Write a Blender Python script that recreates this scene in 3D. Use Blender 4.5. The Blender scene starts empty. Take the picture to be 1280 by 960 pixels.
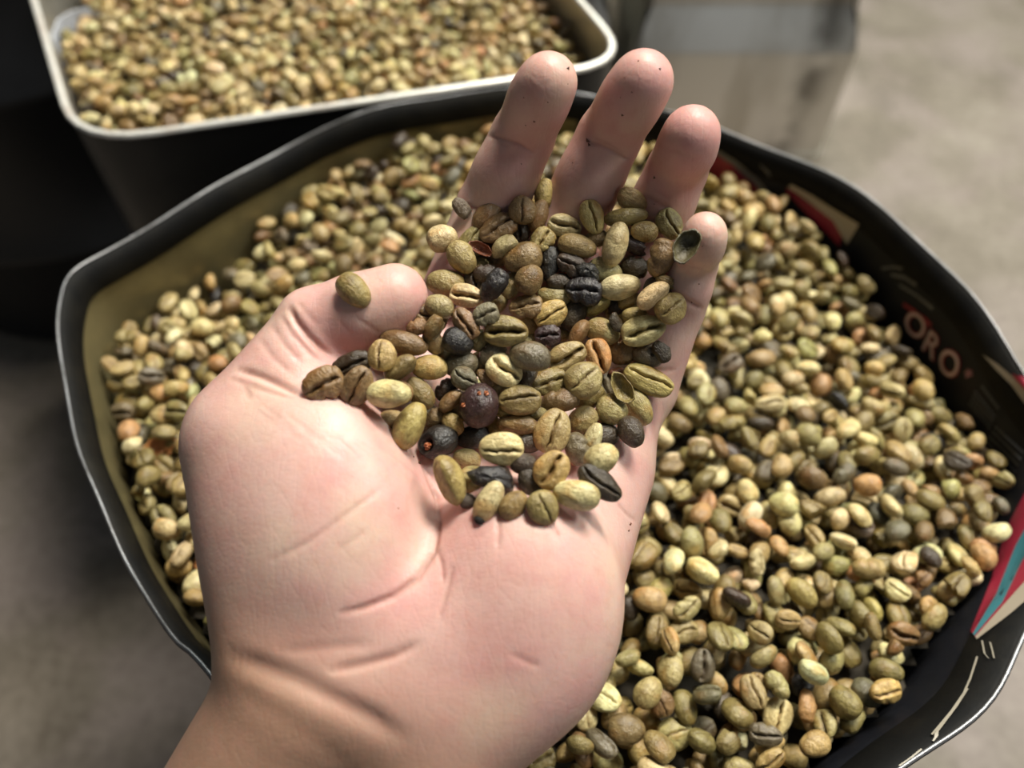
import bpy, bmesh, math, random
import numpy as np
from mathutils import Vector, Matrix, Euler
from mathutils.bvhtree import BVHTree

S = bpy.context.scene
COL = S.collection
rng = np.random.default_rng(7)
random.seed(7)

# ------------------------------------------------------------------ camera
PITCH = math.radians(53.6)           # looking down at the beans
CAM = np.array([0.0, 0.0, 0.236])    # z = 0 is the level of the beans in the tub
FPX = 962.0                          # focal length in pixels of a 1280 x 960 frame
SP, CP = math.sin(PITCH), math.cos(PITCH)
RIGHT, UP, FWD = np.array([1., 0, 0]), np.array([0, SP, CP]), np.array([0, CP, -SP])
cam_data = bpy.data.cameras.new('camera')
cam_data.sensor_width = 36.0
cam_data.lens = FPX / 1280 * 36.0
cam_data.clip_start = 0.01
cam_data.dof.use_dof = True
cam_data.dof.focus_distance = 0.186
cam_data.dof.aperture_fstop = 7.6
cam = bpy.data.objects.new('camera', cam_data)
COL.objects.link(cam)
cam.location = CAM
cam.rotation_euler = (math.pi / 2 - PITCH, 0, 0)
S.camera = cam

# ------------------------------------------------------------------ light
world = bpy.data.worlds.new('room_light')
S.world = world
world.use_nodes = True
world.node_tree.nodes['Background'].inputs[0].default_value = (0.80, 0.90, 1.0, 1)
world.node_tree.nodes['Background'].inputs[1].default_value = 0.07


def area(name, loc, target, sx, sy, watt, colour):
    d = bpy.data.lights.new(name, 'AREA')
    d.shape = 'RECTANGLE'
    d.size, d.size_y, d.energy, d.color = sx, sy, watt, colour
    o = bpy.data.objects.new(name, d)
    COL.objects.link(o)
    o.location = loc
    o.rotation_euler = (Vector(target) - Vector(loc)).to_track_quat('-Z', 'Y').to_euler()
    return o


area('ceiling_tube', (0.42, 0.80, 1.44), (0.0, 0.17, 0.0), 0.58, 0.32, 38, (1.0, 0.94, 0.83))
area('added_right_fill', (1.25, 0.45, 1.35), (0.75, 0.75, -0.33), 0.7, 0.3, 17.0, (0.97, 1.0, 0.93))  # added fill lamp, brightens the grey tins and the floor at right
area('added_front_fill', (1.0, -2.7, 0.95), (0.2, 0.7, -0.1), 1.3, 1.2, 4.0, (0.95, 0.98, 1.0))  # invented fill lamp behind the camera: grey tin highlight and soft front light
area('far_ceiling_tube', (0.5, 2.6, 2.0), (0.1, 0.3, 0.0), 1.3, 0.4, 30.0, (0.93, 1.0, 0.92))
S.view_settings.view_transform = 'Standard'
S.view_settings.look = 'None'
S.view_settings.gamma = 1.0
S.view_settings.use_curve_mapping = False
S.view_settings.exposure = 0.12


# ------------------------------------------------------------------ helpers
def ray(px, py):
    return RIGHT * ((px - 640) / FPX) - UP * ((py - 480) / FPX) + FWD


def on_level(px, py, z):
    """The point of the level z that the photograph shows at a pixel."""
    r = ray(px, py)
    return CAM + r * ((z - CAM[2]) / r[2])


def to_px(p):
    q = np.asarray(p) - CAM
    d = q @ FWD
    return 640 + FPX * (q @ RIGHT) / d, 480 - FPX * (q @ UP) / d, d


def lin(c):
    return tuple((v / 12.92 if v <= 0.04045 else ((v + 0.055) / 1.055) ** 2.4) for v in (x / 255 for x in c))


def tag(o, label=None, cat=None, group=None, kind=None):
    if label: o['label'] = label
    if cat: o['category'] = cat
    if group: o['group'] = group
    if kind: o['kind'] = kind
    return o


def mesh_np(name, v, faces, mat=None, smooth=True):
    m = bpy.data.meshes.new(name)
    m.from_pydata([tuple(p) for p in v], [], [tuple(int(i) for i in f) for f in faces])
    if smooth:
        m.polygons.foreach_set('use_smooth', [True] * len(m.polygons))
    if mat: m.materials.append(mat)
    m.update()
    return m


def link(name, me, parent=None):
    o = bpy.data.objects.new(name, me)
    COL.objects.link(o)
    if parent is not None: o.parent = parent
    return o


def fix_normals(me):
    bm = bmesh.new(); bm.from_mesh(me)
    bmesh.ops.recalc_face_normals(bm, faces=bm.faces)
    bm.to_mesh(me); bm.free()


def empty(name, loc):
    o = bpy.data.objects.new(name, None)
    o.empty_display_size = 0.02
    COL.objects.link(o)
    o.location = loc
    return o


class Nodes:
    def __init__(s, name):
        s.m = bpy.data.materials.new(name)
        s.m.use_nodes = True
        s.t = s.m.node_tree
        s.b = s.t.nodes['Principled BSDF']

    def n(s, kind, **kw):
        x = s.t.nodes.new(kind)
        for k, v in kw.items(): setattr(x, k, v)
        return x

    def put(s, sock, v):
        if hasattr(v, 'is_output'): s.t.links.new(v, sock)
        else: sock.default_value = v

    def noise(s, vec, scale, detail=3, rough=0.55):
        x = s.n('ShaderNodeTexNoise')
        if vec is not None: s.put(x.inputs['Vector'], vec)
        x.inputs['Scale'].default_value = scale
        x.inputs['Detail'].default_value = detail
        x.inputs['Roughness'].default_value = rough
        return x.outputs['Fac']

    def ramp(s, fac, stops):
        x = s.n('ShaderNodeValToRGB')
        s.put(x.inputs[0], fac)
        e = x.color_ramp.elements
        while len(e) > 1: e.remove(e[-1])
        for i, (p, c) in enumerate(stops):
            el = e[0] if i == 0 else e.new(p)
            el.position = p
            el.color = (*c, 1) if len(c) == 3 else c
        return x.outputs[0]

    def mix(s, fac, a, b, blend='MIX'):
        x = s.n('ShaderNodeMix', data_type='RGBA', blend_type=blend)
        s.put(x.inputs[0], fac)
        s.put(x.inputs[6], a if hasattr(a, 'is_output') else (*a, 1))
        s.put(x.inputs[7], b if hasattr(b, 'is_output') else (*b, 1))
        return x.outputs[2]

    def math(s, op, a, b=0.0, clamp=False):
        x = s.n('ShaderNodeMath', operation=op)
        x.use_clamp = clamp
        s.put(x.inputs[0], a); s.put(x.inputs[1], b)
        return x.outputs[0]

    def bump(s, h, strength, dist, normal=None):
        x = s.n('ShaderNodeBump')
        x.inputs['Strength'].default_value = strength
        x.inputs['Distance'].default_value = dist
        s.put(x.inputs['Height'], h)
        if normal is not None: s.put(x.inputs['Normal'], normal)
        return x.outputs[0]

    def coord(s, which='Object'):
        return s.n('ShaderNodeTexCoord').outputs[which]

    def attr(s, name, out='Fac'):
        x = s.n('ShaderNodeAttribute')
        x.attribute_name = name
        return x.outputs[out]

    def set(s, **kw):
        for k, v in kw.items(): s.put(s.b.inputs[k.replace('_', ' ')], v if not (isinstance(v, tuple) and len(v) == 3 and 'Color' in k.replace('_', ' ')) else (*v, 1))
        return s.m


# ------------------------------------------------------------------ materials
def metal(name, base, rough, dirt, dirt_amount, metallic=1.0, scale=14, spec=0.5):
    k = Nodes(name)
    c = k.coord()
    n1 = k.noise(c, scale, 5, 0.65)
    n2 = k.noise(c, scale * 6, 4, 0.7)
    f = k.ramp(n1, [(0.45, (0, 0, 0)), (0.75, (1, 1, 1))])
    fac = k.math('MULTIPLY', f, dirt_amount)
    col = k.mix(fac, base, dirt)
    return k.set(Base_Color=col, Metallic=metallic,
                 Roughness=k.math('MULTIPLY_ADD', n2, 0.25) if False else k.math('ADD', k.math('MULTIPLY', n2, 0.22), rough - 0.1),
                 Normal=k.bump(n1, 0.15, 0.004), Specular_IOR_Level=spec)


M_TUB_OUT = metal('black_worn_sheet', (0.010, 0.010, 0.011), 0.42, (0.03, 0.027, 0.022), 0.6, 0.0, 14, 0.3)
M_TUB_RIM = metal('worn_rim_metal', (0.27, 0.27, 0.28), 0.4, (0.05, 0.045, 0.04), 0.8, 0.8, 60)
M_HEM = metal('dark_hem_sheet', (0.006, 0.006, 0.006), 0.62, (0.024, 0.021, 0.015), 0.6, 0.0, 30, 0.12)
M_PRINT = metal('black_printed_film', (0.008, 0.009, 0.013), 0.5, (0.012, 0.012, 0.014), 0.4, 0.0, 30, 0.25)
M_WALL_IN = metal('dull_yellowed_metal', (0.21, 0.175, 0.085), 0.42, (0.09, 0.075, 0.035), 0.8, 0.55, 22)
M_TIN_OUT = metal('dark_tin_side', (0.018, 0.018, 0.019), 0.35, (0.05, 0.047, 0.04), 0.5, 0.25, 10)
M_TIN_IN = metal('bright_tin_inside', (0.46, 0.44, 0.39), 0.34, (0.22, 0.18, 0.11), 0.6, 0.6, 20)
M_TIN_RIM = metal('bright_tin_edge', (0.82, 0.80, 0.74), 0.34, (0.50, 0.36, 0.28), 0.5, 0.35, 50)
M_DRUM = metal('black_drum', (0.007, 0.007, 0.008), 0.45, (0.015, 0.014, 0.012), 0.4, 0.0, 8)


def flat(name, c, rough=0.5):
    k = Nodes(name)
    n = k.noise(k.coord(), 90, 4)
    return k.set(Base_Color=k.mix(k.math('MULTIPLY', n, 0.5), c, tuple(x * 0.55 for x in c)), Roughness=rough)


M_RED = flat('print_red', (0.30, 0.016, 0.04))
M_TEAL = flat('print_teal', (0.04, 0.20, 0.24))
M_CREAM = flat('print_cream', (0.42, 0.36, 0.28))
M_GREY = flat('print_grey', (0.12, 0.115, 0.11))
M_FINE = flat('fine_print_grey', (0.075, 0.08, 0.085))
M_PINK = flat('print_pink', (0.40, 0.17, 0.18))
M_LETTER = flat('print_letter', (0.66, 0.48, 0.44))
M_LETTER_RED = flat('print_letter_edge', (0.30, 0.025, 0.04))
M_SCRATCH = flat('scratch_pale', (0.45, 0.41, 0.33))


def galvanised():
    k = Nodes('grey_tin_face')
    c = k.coord()
    mp = k.n('ShaderNodeMapping'); k.put(mp.inputs[0], c); mp.inputs['Scale'].default_value = (9, 9, 2.2)
    n = k.noise(mp.outputs[0], 1.6, 5, 0.6)
    sm = k.noise(c, 9, 4, 0.6)
    col = k.mix(k.ramp(n, [(0.48, (0, 0, 0)), (0.72, (1, 1, 1))]), (0.66, 0.64, 0.59), (0.40, 0.37, 0.31))
    # a streak of grime down one side of the face
    sx = k.n('ShaderNodeSeparateXYZ'); k.put(sx.inputs[0], c)
    off = k.math('ADD', sx.outputs[0], k.math('MULTIPLY', sx.outputs[2], -0.10))
    near_edge = k.math('SUBTRACT', 1.0, k.math('MULTIPLY', k.math('ABSOLUTE', k.math('SUBTRACT', off, 0.066)), 38.0), True)
    streak = k.math('MULTIPLY', near_edge, k.ramp(k.noise(c, 26, 4, 0.6), [(0.36, (0, 0, 0)), (0.56, (1, 1, 1))]))
    col = k.mix(k.math('MULTIPLY', streak, 0.8), col, (0.09, 0.08, 0.065))
    return k.set(Base_Color=col, Metallic=0.95, Roughness=k.math('ADD', k.math('MULTIPLY', sm, 0.2), 0.30))


M_GALV = galvanised()


def concrete():
    k = Nodes('stained_concrete')
    c = k.coord()
    n1 = k.noise(c, 5.0, 6, 0.62)
    n2 = k.noise(c, 17.0, 5, 0.65)
    n3 = k.noise(c, 120.0, 3, 0.6)
    col = k.ramp(n1, [(0.32, (0.085, 0.066, 0.044)), (0.5, (0.175, 0.145, 0.108)), (0.68, (0.29, 0.25, 0.205))])
    col = k.mix(k.ramp(n2, [(0.5, (0, 0, 0)), (0.75, (0.8, 0.8, 0.8))]), col, (0.165, 0.125, 0.10))
    n4 = k.noise(c, 8.5, 3, 0.5)
    col = k.mix(k.ramp(n4, [(0.46, (0, 0, 0)), (0.64, (0.7, 0.7, 0.7))]), col, (0.30, 0.245, 0.225))
    col = k.mix(0.25, col, k.ramp(n3, [(0.3, (0.08, 0.07, 0.06)), (0.7, (0.36, 0.33, 0.28))]))
    return k.set(Base_Color=col, Roughness=0.6, Normal=k.bump(n3, 0.3, 0.002))


M_FLOOR = concrete()


def skin():
    k = Nodes('skin')
    c = k.coord()
    tan = k.attr('tan'); red = k.attr('flush')
    n1 = k.noise(c, 75, 4, 0.6)
    n2 = k.noise(c, 320, 3, 0.6)
    palm = k.mix(k.ramp(n1, [(0.38, (0, 0, 0)), (0.66, (1, 1, 1))]), (0.67, 0.445, 0.385), (0.635, 0.365, 0.32))
    palm = k.mix(k.math('MULTIPLY', red, 0.75), palm, (0.60, 0.26, 0.25))
    n5 = k.noise(c, 42, 3, 0.55)
    palm = k.mix(k.ramp(n5, [(0.46, (0, 0, 0)), (0.66, (0.75, 0.75, 0.75))]), palm, (0.66, 0.475, 0.37))
    n6 = k.noise(c, 58, 3, 0.55)
    palm = k.mix(k.ramp(n6, [(0.52, (0, 0, 0)), (0.70, (0.6, 0.6, 0.6))]), palm, (0.61, 0.31, 0.29))
    col = k.mix(tan, palm, (0.35, 0.205, 0.14))  # tanned skin, made darker to carry painted shade at wrist and heel
    col = k.mix(k.ramp(n2, [(0.5, (0, 0, 0)), (0.8, (0.32, 0.32, 0.32))]), col, (0.52, 0.25, 0.19))
    col = k.mix(k.math('MULTIPLY', k.attr('crease'), 0.55), col, (0.33, 0.13, 0.09))
    # the fine criss-cross lines of the palm
    mp = k.n('ShaderNodeMapping'); k.put(mp.inputs[0], c)
    mp.inputs['Rotation'].default_value = (0.3, 0.2, 0.6); mp.inputs['Scale'].default_value = (1.0, 2.6, 1.0)
    v = k.n('ShaderNodeTexVoronoi', feature='DISTANCE_TO_EDGE')
    k.put(v.inputs['Vector'], mp.outputs[0]); v.inputs['Scale'].default_value = 420
    lines = k.ramp(v.outputs['Distance'], [(0.0, (0, 0, 0)), (0.16, (1, 1, 1))])
    v2 = k.n('ShaderNodeTexVoronoi', feature='DISTANCE_TO_EDGE')
    mp2 = k.n('ShaderNodeMapping'); k.put(mp2.inputs[0], c)
    mp2.inputs['Rotation'].default_value = (0.1, 0.5, -0.5); mp2.inputs['Scale'].default_value = (3.4, 1.0, 1.0)
    k.put(v2.inputs['Vector'], mp2.outputs[0]); v2.inputs['Scale'].default_value = 120
    long_lines = k.ramp(v2.outputs['Distance'], [(0.0, (0, 0, 0)), (0.09, (1, 1, 1))])
    nb = k.bump(lines, 0.06, 0.0002)
    nb = k.bump(long_lines, 0.07, 0.0003, nb)
    nb = k.bump(k.noise(c, 900, 2), 0.14, 0.0003, nb)
    nb = k.bump(n1, 0.2, 0.0010, nb)
    k.b.subsurface_method = 'RANDOM_WALK'
    return k.set(Base_Color=col, Roughness=k.math('ADD', k.math('MULTIPLY', n2, 0.2), 0.36), Normal=nb,
                 Subsurface_Weight=0.35, Subsurface_Radius=(0.0040, 0.0014, 0.0008), Subsurface_Scale=1.0, Specular_IOR_Level=0.42)


M_SKIN = skin()
kk = Nodes('nail')
M_NAIL = kk.set(Base_Color=kk.mix(kk.noise(kk.coord(), 200), (0.62, 0.40, 0.33), (0.70, 0.50, 0.42)), Roughness=0.25)


def bean_mat(name, single):
    k = Nodes(name)
    c = k.coord()
    if single:
        oi = k.n('ShaderNodeObjectInfo')
        base = oi.outputs['Color']
        va = k.n('ShaderNodeVectorMath', operation='ADD')
        sc = k.n('ShaderNodeVectorMath', operation='SCALE'); sc.inputs[0].default_value = (1.7, 3.1, 2.3)
        k.put(sc.inputs['Scale'], oi.outputs['Random'])
        k.put(va.inputs[0], c); k.put(va.inputs[1], sc.outputs[0])
        vec = va.outputs[0]
        q = 0.0095
    else:
        q = 1.0
        base = k.attr('tint', 'Color'); vec = c
    n1 = k.noise(vec, 300 * q, 4, 0.65)
    n2 = k.noise(vec, 1000 * q, 4, 0.7)
    dark = k.mix(1.0, base, (0.46, 0.40, 0.32), 'MULTIPLY')
    pale = k.mix(0.35, base, (0.62, 0.56, 0.36))
    col = k.mix(k.ramp(n1, [(0.40, (0, 0, 0)), (0.68, (1, 1, 1))]), base, dark)
    col = k.mix(k.ramp(n2, [(0.56, (0, 0, 0)), (0.78, (0.8, 0.8, 0.8))]), col, pale)
    # fine lengthwise veins of the skin and rusty patches, where the bean has them
    mp = k.n('ShaderNodeMapping'); k.put(mp.inputs[0], vec); mp.inputs['Scale'].default_value = (0.30, 1.0, 1.0)
    n3 = k.noise(mp.outputs[0], 1500 * q, 3, 0.6)
    n4 = k.noise(vec, 170 * q, 2, 0.5)
    col = k.mix(k.ramp(n3, [(0.50, (0, 0, 0)), (0.70, (0.55, 0.55, 0.55))]), col, k.mix(1.0, base, (0.42, 0.36, 0.28), 'MULTIPLY'))
    col = k.mix(k.ramp(n4, [(0.56, (0, 0, 0)), (0.70, (0.6, 0.6, 0.6))]), col, k.mix(1.0, base, (0.86, 0.60, 0.36), 'MULTIPLY'))
    cr = k.attr('crease')
    # chaff and dirt held in the crease: part of the bean
    col = k.mix(k.math('MULTIPLY', cr, 0.85), col, k.mix(1.0, base, (0.30, 0.22, 0.15), 'MULTIPLY'))
    nb = k.bump(n2, 0.55, 0.0006)
    nb = k.bump(n1, 0.6, 0.0010, nb)
    nb = k.bump(n3, 0.4, 0.0004, nb)
    return k.set(Base_Color=col, Roughness=k.math('ADD', k.math('MULTIPLY', n1, 0.30), 0.16), Normal=nb, Specular_IOR_Level=0.55)


M_BEAN = bean_mat('bean', True)
M_MASS = bean_mat('bean_mass', False)
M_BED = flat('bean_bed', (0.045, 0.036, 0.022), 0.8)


# ------------------------------------------------------------------ bean shapes
def bean_shape(kind, seed, nu, nv):
    """A bean of length 1 along x, its flat creased face towards +z. Returns verts, faces, crease."""
    r = np.random.default_rng(seed)
    W, T = r.uniform(0.70, 0.80), r.uniform(0.46, 0.55)
    if kind == 'round': W, T = r.uniform(0.86, 0.93), r.uniform(0.62, 0.7)
    if kind == 'long': W, T = r.uniform(0.56, 0.62), r.uniform(0.42, 0.48)
    # angles round the long axis, closer together at the crease
    half = nu // 2
    t = np.linspace(-1, 1, half, endpoint=False) + 1.0 / half
    top = math.pi / 2 + np.sign(t) * (np.abs(t) ** 1.7) * (math.pi / 2 * 0.94)
    top = np.sort(top)
    bot = np.linspace(math.pi * 1.0, math.pi * 2.0, nu - half)
    ang = np.concatenate([top, bot])
    ph = np.linspace(0, math.pi, nv + 2)[1:-1]
    A, P = np.meshgrid(ang, ph)
    pw = 0.86
    x = 0.5 * np.cos(P)
    rad = np.sin(P) ** pw
    y = 0.5 * W * rad * np.cos(A)
    s = np.sin(A)
    z = np.where(s > 0, np.abs(s) ** 0.75 * 0.36 * T, s * 0.64 * T) * rad
    poles = np.array([[0.5, 0, 0], [-0.5, 0, 0]])
    v = np.concatenate([np.stack([x, y, z], -1).reshape(-1, 3), poles])
    fl = (v[:, 2] > 0).astype(float)
    wob = r.uniform(0.02, 0.06) * np.sin(v[:, 0] * math.pi * r.uniform(1.2, 2.2) + r.uniform(-.8, .8)) + r.uniform(-.03, .03)
    wob = wob + r.uniform(.006, .016) * np.sin(v[:, 0] * 24 + r.uniform(0, 6)) + r.uniform(.004, .010) * np.sin(v[:, 0] * 47 + r.uniform(0, 6))
    gw = {'gape': 0.050, 'wrinkled': 0.036}.get(kind, 0.026)
    gd = {'gape': 0.24, 'round': 0.09}.get(kind, 0.14)
    ends = np.clip((0.47 - np.abs(v[:, 0])) * 7, 0, 1)
    g = np.exp(-(v[:, 1] / gw) ** 2) * fl * ends
    lip = np.exp(-((np.abs(v[:, 1]) - 2.8 * gw) / (1.7 * gw)) ** 2) * fl * ends
    uneven = 0.75 + 0.35 * np.sin(v[:, 0] * r.uniform(9, 15) + r.uniform(0, 6))
    v[:, 2] += -gd * g * uneven + 0.038 * lip
    v[:, 1] += wob * fl * np.exp(-(v[:, 1] / (0.28 * W)) ** 2)
    amp = {'wrinkled': 0.034, 'broken': 0.030}.get(kind, 0.019)
    f0 = r.normal(0, 1, (7, 3)); f0 /= np.linalg.norm(f0, axis=1)[:, None]
    for i, d in enumerate(f0):
        fr = r.uniform(4, 8) if i < 4 else r.uniform(10, 17)
        a = amp * (1 if i < 4 else 0.4)
        v *= (1 + a * np.sin(v @ d * fr + r.uniform(0, 6)))[:, None]
    if kind == 'wrinkled':
        for i in range(5):
            c0 = r.uniform(-0.4, 0.4); sl = r.uniform(-1, 1)
            q = v[:, 0] + sl * v[:, 1] - c0
            v[:, 1:] *= (1 - 0.10 * np.exp(-(q / 0.05) ** 2))[:, None]
    if kind == 'kidney':
        v[:, 1] += 0.42 * (v[:, 0] ** 2) - 0.04
    egg = r.uniform(-0.16, 0.16)
    v[:, 1] *= 1 + egg * v[:, 0] * 2
    v[:, 2] *= 1 + egg * v[:, 0]
    if kind == 'broken':
        cut = r.uniform(0.02, 0.16)
        q = v[:, 0] - cut - 0.25 * v[:, 1] - 0.04 * np.sin(v[:, 1] * 30)
        v[:, 0] -= np.where(q > 0, q * 0.93, 0)
    n = len(ang)
    faces = []
    for i in range(nv - 1):
        for j in range(n):
            k = (j + 1) % n
            faces.append((i * n + j, i * n + k, (i + 1) * n + k, (i + 1) * n + j))
    pa, pb = nv * n, nv * n + 1
    for j in range(n):
        k = (j + 1) % n
        faces.append((pa, k, j))
        faces.append((pb, (nv - 1) * n + j, (nv - 1) * n + k))
    return v, faces, np.clip(g * 1.15, 0, 1)


KINDS = ['plain', 'plain', 'plain', 'plain', 'plain', 'long', 'round', 'kidney', 'broken', 'wrinkled', 'gape', 'gape']
HI, LO, RAW = [], [], []
for i, kd in enumerate(KINDS):
    v, f, cr = bean_shape(kd, 40 + i, 28, 22)
    me = mesh_np('bean_' + kd, v, f, M_BEAN)
    a = me.attributes.new('crease', 'FLOAT', 'POINT'); a.data.foreach_set('value', cr)
    fix_normals(me)
    HI.append(me); RAW.append(v)
    v, f, cr = bean_shape(kd, 40 + i, 14, 8)
    LO.append((v, np.array([(q if len(q) == 4 else (*q, q[2])) for q in f]), [q for q in f], cr))
BY_KIND = {}
for i, kd in enumerate(KINDS): BY_KIND.setdefault(kd, []).append(i)


def rot(yaw, tilt, roll):
    """x = long axis; roll about it, tilt it up, then turn it (degrees)."""
    return np.array((Matrix.Rotation(math.radians(yaw), 3, 'Z') @ Matrix.Rotation(math.radians(-tilt), 3, 'Y') @ Matrix.Rotation(math.radians(roll), 3, 'X')))


PALETTE = {
    'pale': (220, 204, 150), 'cream': (233, 217, 168), 'green': (174, 160, 108), 'olive': (148, 131, 82), 'tan': (184, 159, 106), 'yellow': (192, 170, 108),
    'brown': (140, 112, 74), 'orange': (200, 156, 106), 'grey': (118, 108, 86), 'dark': (74, 62, 50), 'black': (44, 42, 42), 'purple': (62, 44, 44), 'russet': (140, 82, 52), 'moss': (98, 90, 60),
}


def tint(name, r, spread=0.10):
    c = np.array(lin(PALETTE[name]))
    return np.clip(c * (1 + r.normal(0, spread)) * (1 + r.normal(0, 0.04, 3)), 0.004, 0.85)


# ------------------------------------------------------------------ the hand
def cc(px, py, d):
    """Camera-aligned metric coordinates (right, up, forward) of a pixel at a depth in mm."""
    d = d / 1000.0
    return np.array([(px - 640) / FPX * d, -(py - 480) / FPX * d, d])


def from_cc(p):
    return CAM + p[..., 0:1] * RIGHT + p[..., 1:2] * UP + p[..., 2:3] * FWD


class Field:
    def __init__(s, lo, hi, h):
        s.h = h
        s.lo = np.array(lo, float)
        s.n = np.ceil((np.array(hi) - s.lo) / h).astype(int) + 1
        s.ax = [(s.lo[i] + h * np.arange(s.n[i])).astype(np.float32) for i in range(3)]
        s.d = np.full(s.n, 0.05, np.float32)

    def window(s, lo, hi):
        a = np.clip(np.floor((lo - s.lo) / s.h).astype(int), 0, s.n - 1)
        b = np.clip(np.ceil((hi - s.lo) / s.h).astype(int) + 1, 1, s.n)
        sl = tuple(slice(a[i], b[i]) for i in range(3))
        g = [s.ax[i][sl[i]] for i in range(3)]
        return sl, g[0][:, None, None], g[1][None, :, None], g[2][None, None, :]

    def join(s, other_sl, e, k):
        cur = s.d[other_sl]
        if k <= 0:
            s.d[other_sl] = np.minimum(cur, e)
        else:
            q = np.maximum(k - np.abs(cur - e), 0) / k
            s.d[other_sl] = np.minimum(cur, e) - q * q * q * k / 6

    def cone(s, a, ra, b, rb, k, flat=1.0):
        a, b = np.asarray(a, float), np.asarray(b, float)
        m = max(ra, rb) + k + 0.004
        sl, X, Y, Z = s.window(np.minimum(a, b) - m, np.maximum(a, b) + m)
        ba = (b - a).astype(np.float32)
        L2 = float(ba @ ba) + 1e-12
        px_, py_, pz_ = X - a[0], Y - a[1], Z - a[2]
        h = np.clip((px_ * ba[0] + py_ * ba[1] + pz_ * ba[2]) / L2, 0, 1)
        e = np.sqrt((px_ - h * ba[0]) ** 2 + (py_ - h * ba[1]) ** 2 + (pz_ - h * ba[2]) ** 2 * flat) - (ra + (rb - ra) * h)
        s.join(sl, e.astype(np.float32), k)

    def ball(s, c, rad, axes, k, carve=False):
        c, rad = np.asarray(c, float), np.asarray(rad, float)
        m = rad.max() + k + 0.004
        sl, X, Y, Z = s.window(c - m, c + m)
        p = [X - c[0], Y - c[1], Z - c[2]]
        q = [sum(p[j] * axes[i][j] for j in range(3)) / rad[i] for i in range(3)]
        k0 = np.sqrt(q[0] ** 2 + q[1] ** 2 + q[2] ** 2)
        k1 = np.sqrt((q[0] / rad[0]) ** 2 + (q[1] / rad[1]) ** 2 + (q[2] / rad[2]) ** 2) + 1e-9
        e = (k0 * (k0 - 1) / k1).astype(np.float32)
        if carve:
            cur = s.d[sl]
            qq = np.maximum(k - np.abs(cur + e), 0) / k
            s.d[sl] = np.maximum(cur, -e) + qq * qq * qq * k / 6
        else:
            s.join(sl, e, k)

    def surface(s):
        """Naive surface nets."""
        d = s.d
        ins = d < 0
        cells = np.zeros(np.array(d.shape) - 1, np.int8)
        for i in (0, 1):
            for j in (0, 1):
                for k in (0, 1):
                    cells += ins[i:d.shape[0] - 1 + i, j:d.shape[1] - 1 + j, k:d.shape[2] - 1 + k]
        act = np.argwhere((cells > 0) & (cells < 8))
        idx = np.full(cells.shape, -1, np.int32)
        idx[tuple(act.T)] = np.arange(len(act))
        acc = np.zeros((len(act), 3)); cnt = np.zeros(len(act))
        corners = [(i, j, k) for i in (0, 1) for j in (0, 1) for k in (0, 1)]
        val = {c: d[act[:, 0] + c[0], act[:, 1] + c[1], act[:, 2] + c[2]].astype(float) for c in corners}
        for c in corners:
            for ax in range(3):
                if c[ax]: continue
                e = tuple(1 if q == ax else c[q] for q in range(3))
                va, vb = val[c], val[e]
                m = (va < 0) != (vb < 0)
                t = np.where(m, va / np.where(m, va - vb, 1), 0)
                p = np.tile(np.array(c, float), (len(act), 1)); p[:, ax] += t
                acc[m] += p[m]; cnt[m] += 1
        v = s.lo + s.h * (act + acc / cnt[:, None])
        faces = []
        for ax in range(3):
            u, w = (ax + 1) % 3, (ax + 2) % 3
            a = np.moveaxis(ins, ax, 0)
            cr = np.argwhere(a[:-1] != a[1:])
            g = np.zeros_like(cr); g[:, ax] = cr[:, 0]
            rest = [i for i in range(3) if i != ax]
            g[:, rest[0]] = cr[:, 1]; g[:, rest[1]] = cr[:, 2]
            g = g[(g[:, u] > 0) & (g[:, w] > 0) & (g[:, u] < cells.shape[u]) & (g[:, w] < cells.shape[w])]
            flip = ins[tuple(g.T)]
            q = []
            for du, dw in ((-1, -1), (0, -1), (0, 0), (-1, 0)):
                c = g.copy(); c[:, u] += du; c[:, w] += dw
                q.append(idx[tuple(c.T)])
            q = np.stack(q, 1)
            q[~flip] = q[~flip][:, ::-1]
            faces.append(q)
        return v, np.concatenate(faces)


F = Field((-0.158, -0.232, 0.125), (0.064, 0.096, 0.262), 0.0010)
I3 = np.eye(3)
mm = 0.001


def chain(pts, k):
    for (a, b) in zip(pts[:-1], pts[1:]):
        F.cone(cc(*a[:3]), a[3] * mm, cc(*b[:3]), b[3] * mm, k)


# forearm: two bones side by side make the flat wrist
ax_w = np.array([0.86, -0.50, 0.0])
for sgn, r0 in ((-1, 20.6), (1, 20.1)):
    w0 = cc(462, 905, 173); e0 = w0 + np.array([-0.033, -0.055, 0.001]); e1 = w0 + np.array([-0.092, -0.118, 0.0])
    F.cone(w0 + ax_w * sgn * 0.0140, r0 * mm, e0 + ax_w * sgn * 0.013, (r0 + 0.8) * mm, 0.010)
    F.cone(e0 + ax_w * sgn * 0.013, (r0 + 0.8) * mm, e1 + ax_w * sgn * 0.015, (r0 + 6) * mm, 0.010)
# the palm bones
K = 0.010
chain([(430, 850, 171, 18), (440, 640, 182, 14), (572, 425, 204, 10.5)], K)
chain([(480, 855, 171, 18), (530, 650, 187, 13), (640, 440, 208, 10.5)], K)
chain([(540, 860, 172, 18), (620, 660, 188, 13), (718, 462, 208, 10.5)], K)
chain([(600, 868, 173, 17), (690, 690, 186, 14), (786, 500, 203, 10.0)], K)
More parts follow.
